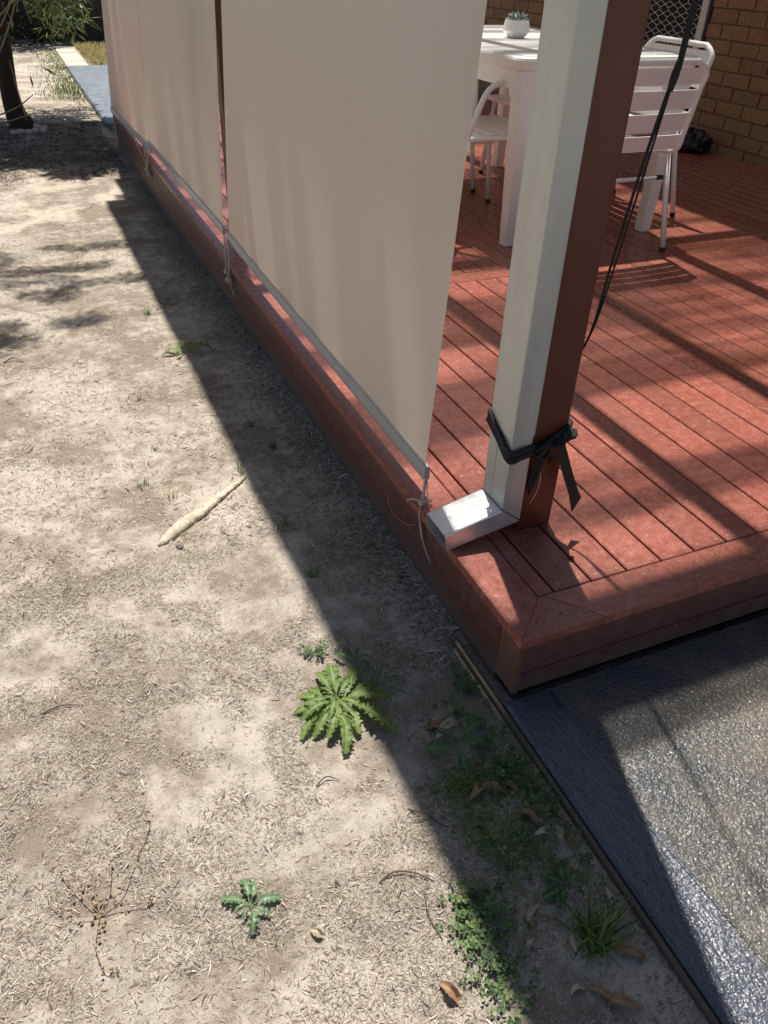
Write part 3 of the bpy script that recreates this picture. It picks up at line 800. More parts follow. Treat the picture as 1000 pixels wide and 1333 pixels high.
# raised plank pattern on top
npl = 9; pwid = (2*hx-.10)/npl
for i in range(npl):
    b = MB(); x0_ = -hx+.05+i*pwid
    b.box((x0_+.003, -hy+.05, .7465), (x0_+pwid-.003, hy-.05, .7502), .0015); b.ob('top_plank', 'white_plastic', tb)
slab([(.035, .628), (.032, .6985)], 'apron', 'white_plastic', tb)
for sx in (-1, 1):
    for sy in (-1, 1):
        b = MB(); cx, cy = sx*(hx-.062), sy*(hy-.062); V = []
        for hw, z in ((.026, .001), (.036, .60), (.040, .602), (.043, .628), (.043, .70)):
            cc = (cx+sx*(-.012 if z < .1 else 0), cy)
            V += [(cc[0]-hw, cc[1]-hw, z), (cc[0]+hw, cc[1]-hw, z), (cc[0]+hw, cc[1]+hw, z), (cc[0]-hw, cc[1]+hw, z)]
        F = [(3, 2, 1, 0)]
        for i in range(4):
            for j in range(4): F.append((i*4+j, i*4+(j+1) % 4, i*4+4+(j+1) % 4, i*4+4+j))
        F.append((16, 17, 18, 19))
        b.add(V, F); b.ob('leg', 'white_plastic', tb, bevel=.006)

# pot with succulent
pt = thing('succulent_pot', 'small white faceted pot holding a pale green succulent on the table', 'potted plant', (1.60, 2.88, .7505))
b = MB(); b.lathe([(.026, 0), (.034, .002), (.050, .022), (.055, .030), (.047, .074), (.044, .0745), (.044, .062), (.001, .060)], 24, sq=.55); b.ob('pot', 'white_ceramic', pt)
b = MB(); b.lathe([(.042, .060), (.042, .064)], 12); b.ob('potting_mix', 'dark_twig', pt)
leafv = [(0, -.004, 0), (0, .004, 0), (.014, -.008, .002), (.014, .008, .002), (.030, -.009, .004), (.030, .009, .004), (.044, -.001, .008), (.044, .001, .008), (.014, 0, -.004), (.030, 0, -.003)]
lf_me = mesh('succulent_leaf', leafv, [(0, 2, 3, 1), (2, 4, 5, 3), (4, 6, 7, 5), (0, 8, 2), (1, 3, 8), (2, 8, 9, 4), (3, 5, 9, 8), (4, 9, 6), (5, 7, 9)], 'succulent')
for ring, (n, pitch, sc) in enumerate(((9, -.02, 1.05), (8, .35, .95), (6, .75, .75), (4, 1.15, .5))):
    for i in range(n):
        a = 6.283*(i+.5*ring)/n
        ob('succulent_leaf', lf_me, pt, (.012*math.cos(a), .012*math.sin(a), .074+.004*ring), (0, -pitch, a), (sc,)*3)

# ------------------------------------------------------------------ chairs (faces +Y before rotation; origin under seat centre)
def chair(label, loc, rz):
    t = thing('slatted_chair', label, 'chair', (loc[0], loc[1], 0), 'white slatted metal chairs around the table', rot=(0, 0, rz))
    hw = .235; r = .0125
    back = [(hw-.01, -.10, .405), (hw, -.20, .408), (hw, -.245, .43), (hw, -.262, .50), (hw, -.295, .66), (hw, -.308, .715), (hw-.05, -.315, .752), (hw-.10, -.316, .756)]
    P = back+[(-x, y, z) for x, y, z in back[::-1]]
    b = MB(); b.tube(P, r, 10, 5); b.ob('back_frame', 'white_paint', t, True)
    for i, (z0, z1) in enumerate(((.675, .735), (.585, .655), (.500, .568), (.425, .483))):
        def yb_(z): return np.interp(z, [.43, .5, .66, .715, .756], [-.245, -.262, -.295, -.308, -.316])
        n = 8; V = []
        for s_ in range(n+1):
            u = -1+2*s_/n; x = u*(hw-.006); bow = -.010*(1-u*u)
            for z, off in ((z0, 0.), (z1, 0.), (z1, .007), (z0, .007)):
                V.append((x, yb_(z)+bow+off, z))
        F = []
        for s_ in range(n):
            a = s_*4
            for j in range(4): F.append((a+j, a+4+j, a+4+(j+1) % 4, a+(j+1) % 4))
        F += [(0, 1, 2, 3), tuple(n*4+j for j in (3, 2, 1, 0))]
        b = MB(); b.add(V, F); b.ob('back_slat', 'white_paint', t)
    for i in range(6):
        y0 = -.205+i*.072; b = MB(); b.box((-hw+.012, y0, .420-.003*abs(i-2.5)), (hw-.012, y0+.062, .427-.003*abs(i-2.5)), .002); b.ob('seat_slat', 'white_paint', t)
    b = MB(); b.tube([(-hw, -.19, .408), (-hw, .18, .410), (-hw+.03, .235, .410), (hw-.03, .235, .410), (hw, .18, .410), (hw, -.19, .408)], r, 8, 3); b.ob('seat_frame', 'white_paint', t, True)
    for sx in (-1, 1):
        for (top, foot) in (((sx*(hw+.004), -.19, .405), (sx*(hw+.016), -.285, .012)), ((sx*(hw+.002), .19, .405), (sx*(hw+.012), .235, .012))):
            b = MB(); b.tube([top, foot], .0125, 10); lg = b.ob('leg', 'white_paint', t, True)
            b = MB(); b.tube([(foot[0], foot[1], .0005), (foot[0], foot[1], .018)], .0142, 10); b.ob('rubber_foot', 'rubber', lg, True)
    b = MB(); b.tube([(-hw-.006, -.215, .305), (hw+.006, -.215, .305)], .009, 8); sp = b.ob('stretcher', 'white_paint', t, True)
    b = MB(); b.tube([(hw-.055, -.215, .305), (hw-.018, -.215, .305)], .0102, 8); b.ob('clamp_band', 'rubber', sp, True)
    return t
chair('white slatted chair at the near end of the table, seen from behind', (1.645, 2.17), 0)
c1 = bpy.data.objects['slatted_chair']
def dupc(label, x, y, rz):
    c = copytree(c1); c.location = (x, y, 0); c.rotation_euler = (0, 0, rz); c['label'] = label; return c
dupc('white chair on the wall side, its back rail showing above the nearest chair', 2.06, 2.60, R_(90))
dupc('white chair on the wall side of the table at the far end', 2.06, 3.22, R_(90))
dupc('white chair tucked under the far left side of the table, mostly behind the blind', 1.32, 3.32, R_(-90))
# armchair on the left side, partly hidden by the blind
ac = dupc('white chair with a slanting arm tube beside the near left table leg', 1.30, 2.62, R_(-90))
b = MB()
def AL(P):
    out = []
    for x, y, z in P:
        dx, dy = x-1.30, y-2.62
        out.append((-dy, dx, z))   # inverse of a -90 degree turn
    return out
b.tube(AL([(.93, 2.31, .12), (1.03, 2.30, .36), (1.09, 2.30, .50), (1.125, 2.30, .585), (1.16, 2.30, .625), (1.22, 2.30, .645)]), .0125, 8, 4); b.ob('arm_tube', 'white_paint', ac, True)
b = MB(); b.tube(AL([(1.40, 2.86, .41), (1.395, 2.86, .56), (1.37, 2.86, .63), (1.30, 2.86, .655), (1.1, 2.86, .66)]), .0125, 8, 4); b.ob('arm_tube', 'white_paint', ac, True)

# ------------------------------------------------------------------ fence at the end of the garden
fn = thing('paling_fence', 'dark weathered timber paling fence across the end of the garden', 'fence', (0, 14.6, -.25))
pm = MB(); pm.box((-.078, -.008, -.12), (.078, .008, 1.8)); pme = mesh('paling', pm.V, pm.F, 'fence_wood')
for i in range(52):
    ob('paling', pme, fn, (-4.0+i*.14, random.uniform(-.006, .006)+(.016 if i % 2 else 0), random.uniform(-.01, .02)), (0, 0, 0))
for z in (.3, 1.5):
    b = MB(); b.box((-4.1, .03, z), (3.4, .07, z+.07)); b.ob('rail', 'fence_wood', fn)

# ------------------------------------------------------------------ trees
def leafcloud(name, centres, n, L, W, mat, parent, sq=(1, 1, 1), droop=0.):
    V = []; T = []
    C_ = np.array([c[:3] for c in centres]); rr = np.array([c[3] for c in centres])
    wts = rr**2.2; ci = rs.choice(len(centres), n, p=wts/wts.sum())
    d = rs.normal(size=(n, 3)); d /= np.linalg.norm(d, axis=1)[:, None]
    pos = C_[ci]+d*(rr[ci]*rs.random(n)**.55)[:, None]*np.array(sq)
    dirn = d*.8+rs.normal(size=(n, 3))*.6; dirn[:, 2] -= droop; dirn /= np.linalg.norm(dirn, axis=1)[:, None]
    sd = np.cross(dirn, rs.normal(size=(n, 3))); sd /= np.linalg.norm(sd, axis=1)[:, None]
    l = L*rs.uniform(.6, 1.2, n)[:, None]; w_ = W*rs.uniform(.7, 1.2, n)[:, None]
    V = np.stack([pos, pos+dirn*l*.45+sd*w_/2, pos+dirn*l, pos+dirn*l*.45-sd*w_/2], 1).reshape(-1, 3)
    F = np.arange(4*n).reshape(-1, 4); T = np.repeat(rs.random(n), 4)
    o = ob(name, npmesh(name, V, F, mat, T), parent); return o
tr = thing('garden_tree', 'dark trunked small tree ringed by stones, its narrow leaves hanging at top left', 'tree', (-.675, 7.05, -.25))
b = MB(); b.tube([(0, 0, -.03), (.0, 0, .03), (-.02, .02, .10), (-.03, .03, .3), (.01, .1, .75), (-.02, .12, 1.15), (.06, .18, 1.7), (.2, .3, 2.4)], [.12, .105, .085, .070, .062, .085, .07, .05], 12, 5)
b.tube([(.0, .1, 1.05), (-.18, .12, 1.3), (-.45, .1, 1.9), (-.8, .2, 2.5)], [.06, .05, .04, .03], 8, 4)
b.tube([(.03, .15, 1.3), (.25, .5, 1.9), (.5, .8, 2.6)], [.05, .04, .025], 8, 4)
b.ob('trunk', 'bark', tr, True)
cen = []
for i in range(80):
    x = rs.uniform(-2.2, 1.05); y = rs.uniform(-.55, 1.15); z = rs.uniform(2.0, 3.1)
    cen.append((x, y, z, rs.uniform(.18, .36)))
leafcloud('crown', cen, 80000, .10, .042, 'foliage', tr)
# low hanging sprays in view
cen = []
for i in range(26):
    cen.append((rs.uniform(.30, .78), rs.uniform(.75, 1.35), rs.uniform(.55, 1.25), rs.uniform(.06, .13)))
leafcloud('low_foliage', cen, 1100, .13, .015, 'foliage', tr, droop=.25)
b = MB()
for i in range(16):
    x0_, z0_ = rs.uniform(.2, .65), rs.uniform(.9, 1.3)
    b.tube([(x0_, 1.0, z0_+.4), (x0_+.05*rs.normal(), 1.0, z0_), (x0_+.12*rs.normal(), .95, z0_-.35)], [.007, .005, .002], 4, 3)
b.ob('hanging_twigs', 'twig', tr, True)
b = MB()
for P in ([(-.5, -.6, .38), (-.2, -.5, .62), (.02, -.45, .78), (.15, -.4, 1.0)], [(-.35, -.6, .25), (-.1, -.5, .52), (.1, -.45, .82), (.2, -.4, 1.05)],
          [(-.15, -.5, .25), (-.12, -.5, .6), (-.2, -.5, 1.0)], [(-.3, -.5, .85), (-.05, -.5, .80), (.2, -.5, 1.0)], [(-.2, -.45, .15), (0, -.45, .22), (.14, -.4, .30)], [(-.2, -.45, .1), (-.05, -.45, .13), (.13, -.4, .17)],
          [(.05, -.45, .12), (.03, -.45, .35), (.02, -.45, .55)]):
    b.tube(P, [.006]*(len(P)-1)+[.003], 5, 4)
b.ob('bare_twigs', 'twig', tr, True)
leafcloud('low_leaves', [(-.2, -.5, .75, .14), (0, -.5, .85, .14), (.15, -.45, .5, .1), (.12, -.4, .75, .12), (-.35, -.5, .6, .15)], 45, .13, .02, 'foliage', tr)
# stones ringing the tree
sm_ = []
for v in range(3):
    b = MB(); V = []; F = []
    for i in range(7):
        for j in range(10):
            a = .628*j; p = math.pi*i/6; r = 1+.15*math.sin(3*a+v)+.1*math.cos(2*a+v*2)
            V.append((r*math.sin(p)*math.cos(a), r*.7*math.sin(p)*math.sin(a), .5-.5*math.cos(p)))
    for i in range(6):
        for j in range(10): F.append((i*10+j, i*10+(j+1) % 10, (i+1)*10+(j+1) % 10, (i+1)*10+j))
    sm_.append(mesh('stone', V, F, 'pebble', True))
ST = [(-.742, 6.74, 'stone at the far left of the front row'), (-.69, 6.76, 'second stone from the left in the front row'), (-.632, 6.76, 'stone directly in front of the trunk foot'),
      (-.575, 6.79, 'stone just right of the trunk in the front row'), (-.515, 6.80, 'rightmost stone of the front row'), (-.77, 7.05, 'back row stone at the left edge of the picture'),
      (-.72, 7.08, 'back row stone touching the left side of the trunk'), (-.58, 7.02, 'back row stone touching the right side of the trunk'), (-.535, 6.97, 'flat stone between the two rows right of the trunk'), (-.50, 6.91, 'stone at the right end of the ring')]
for i, (x, y, l) in enumerate(ST):
    o = ob('border_stone', sm_[i % 3], None, (x, y, gzf(x, y)-.006), (0, 0, random.uniform(-.4, .4)), (random.uniform(.029, .037), random.uniform(.03, .04), random.uniform(.035, .05)))
    tag(o, 'pale '+l, 'stone', 'stones ringing the tree trunk')

sh = thing('fence_shrub', 'dark dense shrub standing against the fence behind the tree trunk', 'shrub', (-1.6, 14.0, -.25))
b = MB()
for i in range(7): b.tube([(-1.5+i*.5, .1, 0), (-1.4+i*.5, .1, .8), (-1.5+i*.52, .2, 1.6)], [.03, .02, .01], 6, 2)
b.ob('stem', 'bark', sh, True)['kind'] = 'stuff'
leafcloud('crown', [(rs.uniform(-1.9, 1.75), rs.uniform(-.45, .3), rs.uniform(.15, 1.9), rs.uniform(.25, .4)) for i in range(60)], 14000, .10, .04, 'dark_foliage', sh)
# sparse tree beyond the left edge whose twigs shade the soil
t2 = thing('side_tree', 'sparse narrow leaved tree standing left of the view, shading the soil in feathery patches', 'tree', (-2.6, 4.6, -.24))
b = MB(); b.tube([(0, 0, -.02), (.05, 0, .6), (.1, -.05, 1.5), (.4, -.1, 2.3), (1.0, -.2, 2.7)], [.11, .08, .07, .05, .03], 10, 4)
tufts = []
h0 = 2.3
for (sx, sy, rr_) in ((-.528, 3.477, .13), (-.683, 3.151, .12), (-.47, 2.95, .12), (-.741, 2.795, .10), (-.66, 2.42, .13), (-.93, 2.45, .16), (-.95, 3.45, .14), (-.78, 2.99, .10), (-.54, 3.19, .09), (-1.1, 2.9, .15), (-1.15, 2.3, .2), (-.6, 2.86, .08), (-1.2, 3.3, .2)):
    hh = h0+random.uniform(-.3, .3); c = (sx+.118*hh+2.6, sy+.43*hh-4.6, -.22+hh+.24)
    for j in range(2):
        tufts.append((c[0]+(random.random()-.5)*rr_*2.2, c[1]+(random.random()-.5)*rr_, c[2]+(random.random()-.5)*.1, rr_*random.uniform(.5, .8)))
    b.tube([(1.0, -.2, 2.7), (c[0]*.7+.3, c[1]*.6, c[2]*.5+1.3), c], [.014, .006, .003], 5, 4)
b.ob('trunk', 'bark', t2, True)
leafcloud('crown', tufts, 11000, .05, .008, 'foliage', t2, (1.5, .8, .6))

# ------------------------------------------------------------------ root, stone and twigs on the soil
b = MB(); P = []; Rr = []
for i in range(12):
    t = i/11; x = -.575+(.292)*t+.003*math.sin(t*5); y = .812+.238*t+.002*math.sin(t*9)
    P.append((x, y, gzf(x, y)+.003+.004*math.sin(t*3.1))); Rr.append([.010, .017, .019, .018, .016, .015, .013, .012, .010, .009, .007, .003][i])
b.tube(P, Rr, 16, 6, flat=.7)
b.tube([P[0], (-.587, .803, gzf(-.587, .803)+.002)], [.010, .004], 10, 3)
o = b.ob('tree_root', 'root_wood', None, True)
for vtx in o.data.vertices:
    n_ = float(vn(np.array([vtx.co.x*130]), np.array([vtx.co.y*130]))[0])-.5
    m_ = float(vn(np.array([vtx.co.x*420]), np.array([vtx.co.y*420+vtx.co.z*300]))[0])-.5
    vtx.co.z += n_*.006+m_*.003; vtx.co.x += n_*.004+m_*.002; vtx.co.y += m_*.003
tag(o, 'pale bleached root lying across the sunlit soil, its tip at the shadow edge', 'root')
simple('dark_pebble', (.15, .13, .115), .9, scale=90, var=.4)
dpm = sm_[1].copy(); dpm.materials[0] = M['dark_pebble']
def stone(x, y, s, label):
    o = ob('stone', dpm, None, (x, y, gzf(x, y)-.003), (0, 0, random.random()*3), (s, s, s*.9)); tag(o, label, 'stone'); return o
stone(-.537, .778, .013, 'small grey stone beside the thick end of the bleached root')
stone(-.345, .80, .008, 'dark pebble on the soil right of the root, near the shadow edge')
stone(-.405, .742, .008, 'dark pebble on the soil below the middle of the root')
def twig(P, r, label, mat='dark_twig'):
    b = MB(); b.tube([(x, y, gzf(x, y)+.003+dz) for x, y, dz in P], [r]*(len(P)-1)+[r*.4], 5, 4); o = b.ob('twig', mat, None, True); tag(o, label, 'twig')
twig([(-.401, -.247, 0), (-.375, -.243, .004), (-.345, -.258, .006), (-.317, -.284, 0)], .0016, 'thin dark curved twig on the sunlit soil left of the shadow edge')
twig([(-.345, -.37, 0), (-.35, -.33, .003), (-.34, -.29, .004)], .0009, 'thin reddish twig standing up by the small sunlit clover patch')
twig([(-.30, -.14, .0), (-.28, -.17, .01), (-.265, -.19, .0), (-.25, -.21, .006)], .0013, 'crooked brown twig lying right on the shadow edge')
twig([(-.90, .33, 0), (-.86, .34, .003), (-.82, .33, 0)], .0014, 'short dark twig on bare soil near the left edge')
twig([(-.44, -.03, 0), (-.415, -.02, .004), (-.395, -.035, 0)], .0014, 'short dark twig below the big rosette weed')
twig([(-.12, .70, 0), (-.09, .74, .006), (-.05, .76, .01), (-.03, .82, .02)], .0013, 'pale curved twig in the shade beside the deck', 'dry_stem')
for P in (((-.87, 2.33), (-.82, 2.30)), ((-.78, 3.25), (-.86, 3.22)), ((-.93, 2.12), (-.86, 2.10))):
    twig([(P[0][0], P[0][1], 0), ((P[0][0]+P[1][0])/2, (P[0][1]+P[1][1])/2+.02, .01), (P[1][0], P[1][1], 0)], .0035,
         {(-.87, 2.33): 'pale bark strip in the dark leaf shadow by the left edge', (-.78, 3.25): 'brown bark strip among litter, upper left', (-.93, 2.12): 'brown bark strip lowest of those by the left edge'}[P[0]], 'twig')

# ------------------------------------------------------------------ weeds
def leaf_mesh(name, L, W, lobes, mat, arch=.25, stalk=.25, curl=.15, seed=0, droop=.6, nseg=32, width_peak=.65):
    rr_ = random.Random(seed); V = []; F = []; T = []
    for i in range(nseg+1):
        t = i/nseg
        if t < stalk: wd = .06+.06*t/stalk
        else:
            u = (t-stalk)/(1-stalk); wd = (u**.6)*((1-u)**.45)*1.55
            wd = max(.05, wd) if i < nseg else .02
            if lobes: wd *= .45+.75*((u*lobes) % 1.)*rr_.uniform(.75, 1.2)
        wd *= W/2
        x = L*t; z = L*arch*math.sin(t*math.pi*.9)-L*droop*.12*t*t
        yo = L*.06*math.sin(t*3+seed)
        for s_, tt in ((-1, 0), (-.5, .0), (-.12, .0), (-.045, 1.), (.045, 1.), (.12, 0.), (.5, .0), (1, 0)):
            asym = 1+.12*math.sin(i*2.1+seed)*s_
            zz = z+curl*wd*(abs(s_)**1.5)*(.8+.4*rr_.random())+ (rr_.uniform(-.22, .22)*wd if abs(s_) > .4 else 0)
            V.append((x+(.25*wd*abs(s_) if lobes else 0)*(1 if i % 2 else -1)*.6, yo+wd*s_*asym, zz)); T.append(tt if t > .05 else 1)
        if i:
            a = (i-1)*8
            for j in range(7): F.append((a+j, a+8+j, a+9+j, a+1+j))
    return mesh(name, V, F, mat, True, T)
def rosette(name, label, cat, c, leaves, mat, lobes=6, Wr=.30, arch=.22, group=None, stalk=.2, seed=0, z0=.004):
    t = thing(name, label, cat, (c[0], c[1], gzf(*c)+z0), group)
    for i, (dx, dy, wf) in enumerate(leaves):
        L = math.hypot(dx, dy)
        me = leaf_mesh('leaf', L*1.06, L*Wr*wf, lobes, mat, arch*random.uniform(.7, 1.3), stalk, .2, seed*50+i)
        o = ob('leaf', me, t, (0, 0, .001*i), (random.uniform(-.25, .25), 0, math.atan2(dy, dx)))
    return t
dc = (-.337, .129)
tips = [(-.311, .236), (-.382, .192), (-.408, .176), (-.425, .138), (-.431, .081), (-.410, .078), (-.368, .018), (-.322, .048), (-.250, .030), (-.235, .105), (-.247, .150), (-.262, .201), (-.387, .104), (-.383, .056), (-.29, .185), (-.358, .213), (-.418, .11), (-.345, .045), (-.40, .15), (-.30, .09), (-.36, .17)]
rosette('rosette_weed', 'large bright green toothed rosette weed at the edge of the long shadow', 'weed', dc, [(x-dc[0], y-dc[1], random.uniform(.8, 1.25)) for x, y in tips]+[(random.uniform(-.05, .05), random.uniform(-.05, .05), .9) for _ in range(10)], 'weed_leaf', 8, .36, .17, seed=1)
b = MB(); b.lathe([(.006, 0), (.009, .004), (.006, .012)], 8)
dc = (-.155, -.062)
rosette('rosette_weed', 'dark four leaved weed lying flat in the shade below a cream dry leaf', 'weed', dc, [(-.058, .026, 1.2), (.066, -.016, 1.1), (.074, .046, 1.), (-.008, -.048, 1.35), (-.018, .05, .8)], 'dark_weed_leaf', 0, .42, .1, seed=2, stalk=.3, z0=.012)
dc = (-.611, -.203)
rosette('rosette_weed', 'small grey green weed alone on the sunlit wood chips in the foreground', 'weed', dc, [(-.038, .03, 1.2), (.046, -.004, 1.2), (-.008, -.044, 1.2), (-.004, .045, 1.3), (.012, .036, 1.), (.024, -.026, .9), (-.02, -.016, 1.), (-.026, .0, .8), (.02, .016, .8)], 'grey_weed_leaf', 4, .46, .25, seed=3, stalk=.25)
dc = (-.240, .134)
rosette('rosette_weed', 'shaded narrow leaved weed just right of the large rosette', 'weed', dc, [(.05, .0, .8), (.04, .04, .8), (.0, .055, .8), (-.04, .045, .8), (-.05, .01, .8), (.04, -.035, .8), (0, -.045, .8), (-.03, -.03, .8), (.06, .02, .6)], 'dark_weed_leaf', 5, .22, .45, seed=4)
dc = (-.118, -.378)
rosette('rosette_weed', 'shaded broad leaved weed just above the strappy grass tuft', 'weed', dc, [(-.042, .004, 1.3), (-.02, .03, 1.2), (.012, .038, 1.2), (.036, .014, 1.2), (.02, -.02, 1.), (-.022, -.022, 1.1)], 'dark_weed_leaf', 3, .62, .35, seed=5, stalk=.3)
dc = (-.268, .22)
rosette('rosette_weed', 'low dark weed in the shade touching the top of the large rosette', 'weed', dc, [(.03, .03, 1), (.0, .045, 1), (-.03, .035, 1), (.04, .0, 1), (.03, -.02, 1)], 'dark_weed_leaf', 5, .35, .3, seed=6)
dc = (-.286, 1.972)
rosette('rosette_weed', 'bright green weed straddling the shadow edge midway along the deck', 'weed', dc, [(-.085, .0, 1), (-.06, .05, 1), (.0, .07, 1), (.06, .05, 1), (.1, .0, 1), (.05, -.05, 1), (-.04, -.045, 1)], 'weed_leaf', 5, .35, .35, seed=7)

def clover(name, patches, label, scale=1., kind='stuff'):
    V = []; F = []; T = []
    for cx, cy, sx, sy, n in patches:
        for i in range(int(n*.62)):
            x = cx+random.gauss(0, sx*1.25); y = cy+random.gauss(0, sy*1.25)
            if x > -.043: continue
            z = gzf(x, y)+random.uniform(.004, .020)*scale; r = random.uniform(.0035, .0085)*scale; a0 = random.uniform(0, 6.28); tn = random.random()
            tx, ty = random.gauss(0, .25), random.gauss(0, .25)
            for j in range(3):
                a = a0+2.094*j
                def q(rad, da):
                    lx, ly = rad*math.cos(a+da), rad*math.sin(a+da); return (x+lx, y+ly, z+lx*tx+ly*ty+.15*rad)
                b0 = len(V); V += [(x, y, z), q(r*.75, -.62), q(r*1.1, -.33), q(r*.95, 0), q(r*1.1, .33), q(r*.75, .62)]
                F += [(b0, b0+1, b0+2, b0+3), (b0, b0+3, b0+4, b0+5)]; T += [tn]*6
    o = ob(name, npmesh(name, V, F, 'clover', T)); tag(o, label, 'clover', kind=kind); return o
clover('clover_clump', [(-.057, .082, .016, .016, 70)], 'round clump of clover in the light gap near the deck corner', 1.25, None)
clover('clover_clump', [(-.35, .291, .008, .006, 20), (-.33, .283, .006, .006, 14), (-.312, .285, .007, .006, 16), (-.338, .270, .006, .005, 10)], 'tiny clover sprigs just above the large rosette weed', 1.0, None)
clover('clover_patch', [(-.11, .0, .03, .02, 90), (-.075, -.12, .025, .03, 150), (-.11, -.15, .03, .025, 80), (-.07, -.20, .02, .04, 150), (-.10, -.25, .03, .03, 110), (-.06, -.05, .012, .03, 40), (-.13, -.31, .04, .03, 70), (-.055, -.33, .012, .05, 70), (-.20, -.31, .025, .03, 70)],
       'clover spread through the shade between the big shadow and the dark slab')
clover('clover_patch', [(-.283, -.352, .016, .016, 110), (-.30, -.385, .012, .02, 70), (-.295, -.43, .018, .022, 70), (-.255, -.355, .02, .02, 120), (-.25, -.42, .02, .03, 60), (-.29, -.48, .02, .02, 60)], 'clover patch half in sun where the shadow edge meets the bottom of the picture')
# fine mossy weed, yellowish
def moss(pts_, label):
    V = []; F = []; T = []
    for cx, cy, sx, sy, n in pts_:
        for i in range(n):
            x = cx+random.gauss(0, sx); y = cy+random.gauss(0, sy); z = gzf(x, y)+random.uniform(.001, .009); a = random.uniform(0, 6.28); r = random.uniform(.0025, .0045)
            if x > -.045: continue
            b0 = len(V); c_, s_ = math.cos(a), math.sin(a)
            V += [(x, y, z), (x+r*c_-.4*r*s_, y+r*s_+.4*r*c_, z+.002), (x+1.7*r*c_, y+1.7*r*s_, z+.001), (x+r*c_+.4*r*s_, y+r*s_-.4*r*c_, z+.002)]; F.append((b0, b0+1, b0+2, b0+3)); T += [random.uniform(.3, 1)]*4
    o = ob('creeping_weed', npmesh('creeping_weed', V, F, 'grass', T)); tag(o, label, 'ground cover', kind='stuff')
moss([(-.186, -.131, .028, .022, 900), (-.11, -.14, .018, .02, 350), (-.19, -.21, .03, .03, 500), (-.14, -.28, .02, .03, 500), (-.20, -.26, .02, .02, 300), (-.11, .06, .02, .015, 70)], 'fine yellowish creeping weed in the shade left of the clover')

# strappy grass tuft
def tuft(c, n, hmin, hmax, w_, label, name='grass_tuft', spread=.01, lean=1.1, group=None):
    V = []; F = []; T = []
    for i in range(n):
        a = random.uniform(0, 6.28); h = random.uniform(hmin, hmax); ln = random.uniform(.25, lean)*h
        x0, y0 = random.gauss(0, spread), random.gauss(0, spread); tn = random.random(); b0 = len(V); dx, dy = math.cos(a), math.sin(a)
        for j in range(6):
            t = j/5; z = h*(t-.55*t*t*ln/h); wd = w_/2*(1-t**2.5)+.0002
            V += [(x0+dx*ln*t-dy*wd, y0+dy*ln*t+dx*wd, max(z, -.001+.0*t)), (x0+dx*ln*t+dy*wd, y0+dy*ln*t-dx*wd, max(z, -.001))]; T += [tn]*2
        for j in range(5): F.append((b0+2*j, b0+2*j+1, b0+2*j+3, b0+2*j+2))
    o = ob(name, npmesh(name, V, F, 'grass', T), None, (c[0], c[1], gzf(*c))); tag(o, label, 'grass', group); return o
tuft((-.118, -.464), 66, .04, .095, .0032, 'strappy green grass tuft in the shade beside the slab edging', spread=.013)
SPR = [((-.51, 1.64), 'grass sprout in the sun, upper left of the root'), ((-.514, 1.305), 'grass sprout directly above the root, farther one'), ((-.582, 1.098), 'grass sprout left of the thin end of the root'),
       ((-.514, 1.022), 'grass sprout nearest above the middle of the root'), ((-.246, .765), 'grass sprout in the shade right of the root'), ((-.165, 1.186), 'taller grass sprout in the shade close to the deck side'),
       ((-.259, .532), 'grass sprout in the shade above the large rosette weed'), ((-.825, .691), 'grass sprout by the left edge of the picture'), ((-.30, 1.08), 'grass sprout at the tip of the root on the shadow edge'),
       ((-.356, 2.439), 'yellow green sprout in the sun near the far shadow edge'), ((-.2, 1.33), 'grass sprout in the shade two steps from the deck side')]
for i, (c, l) in enumerate(SPR):
    tuft(c, [9, 12, 12, 9, 16, 22, 18, 7, 12, 30, 16][i], .012, [.03, .04, .03, .04, .05, .06, .05, .03, .05, .05, .05][i], .0022, l, 'grass_sprout', .006, 1., 'grass sprouts scattered on the soil')

# dried branching weed lower left
dw = thing('dried_weed', 'dried brown branching weed skeleton flat on the soil at lower left', 'weed', (-.839, -.123, gzf(-.839, -.123)))
b = MB(); b2 = MB()
def stemline(P):
    b.tube([(x+.839, y+.123, dz+.006) for x, y, dz in P], [.0008]*(len(P)-1)+[.0005], 5, 4)
    for x, y, dz in P[1:]:
        for j in range(3): ball(b2, (x+.839+random.gauss(0, .005), y+.123+random.gauss(0, .005), dz+.006+random.uniform(0, .004)), random.uniform(.0015, .0032), seg=6)
stemline([(-.839, -.123, 0), (-.80, -.10, .012), (-.77, -.05, .02), (-.742, -.005, .022), (-.735, .02, .02)])
stemline([(-.839, -.123, 0), (-.865, -.08, .012), (-.89, -.03, .014)]); stemline([(-.839, -.123, 0), (-.843, -.08, .012), (-.835, -.05, .02)])
stemline([(-.839, -.123, 0), (-.85, -.17, .010), (-.842, -.215, .008), (-.825, -.222, .006)]); stemline([(-.839, -.123, 0), (-.80, -.125, .010), (-.76, -.14, .008)])
stemline([(-.839, -.123, 0), (-.875, -.115, .008), (-.89, -.10, .006)]); stemline([(-.839, -.123, 0), (-.82, -.09, .014), (-.81, -.05, .014)])
for i in range(16): ball(b2, (random.gauss(0, .014), random.gauss(0, .014), random.uniform(.004, .014)), random.uniform(.002, .004), seg=6)
b.ob('stem', 'dry_stem', dw, True); b2.ob('seed_heads', 'dry_stem', dw, True)['kind'] = 'stuff'

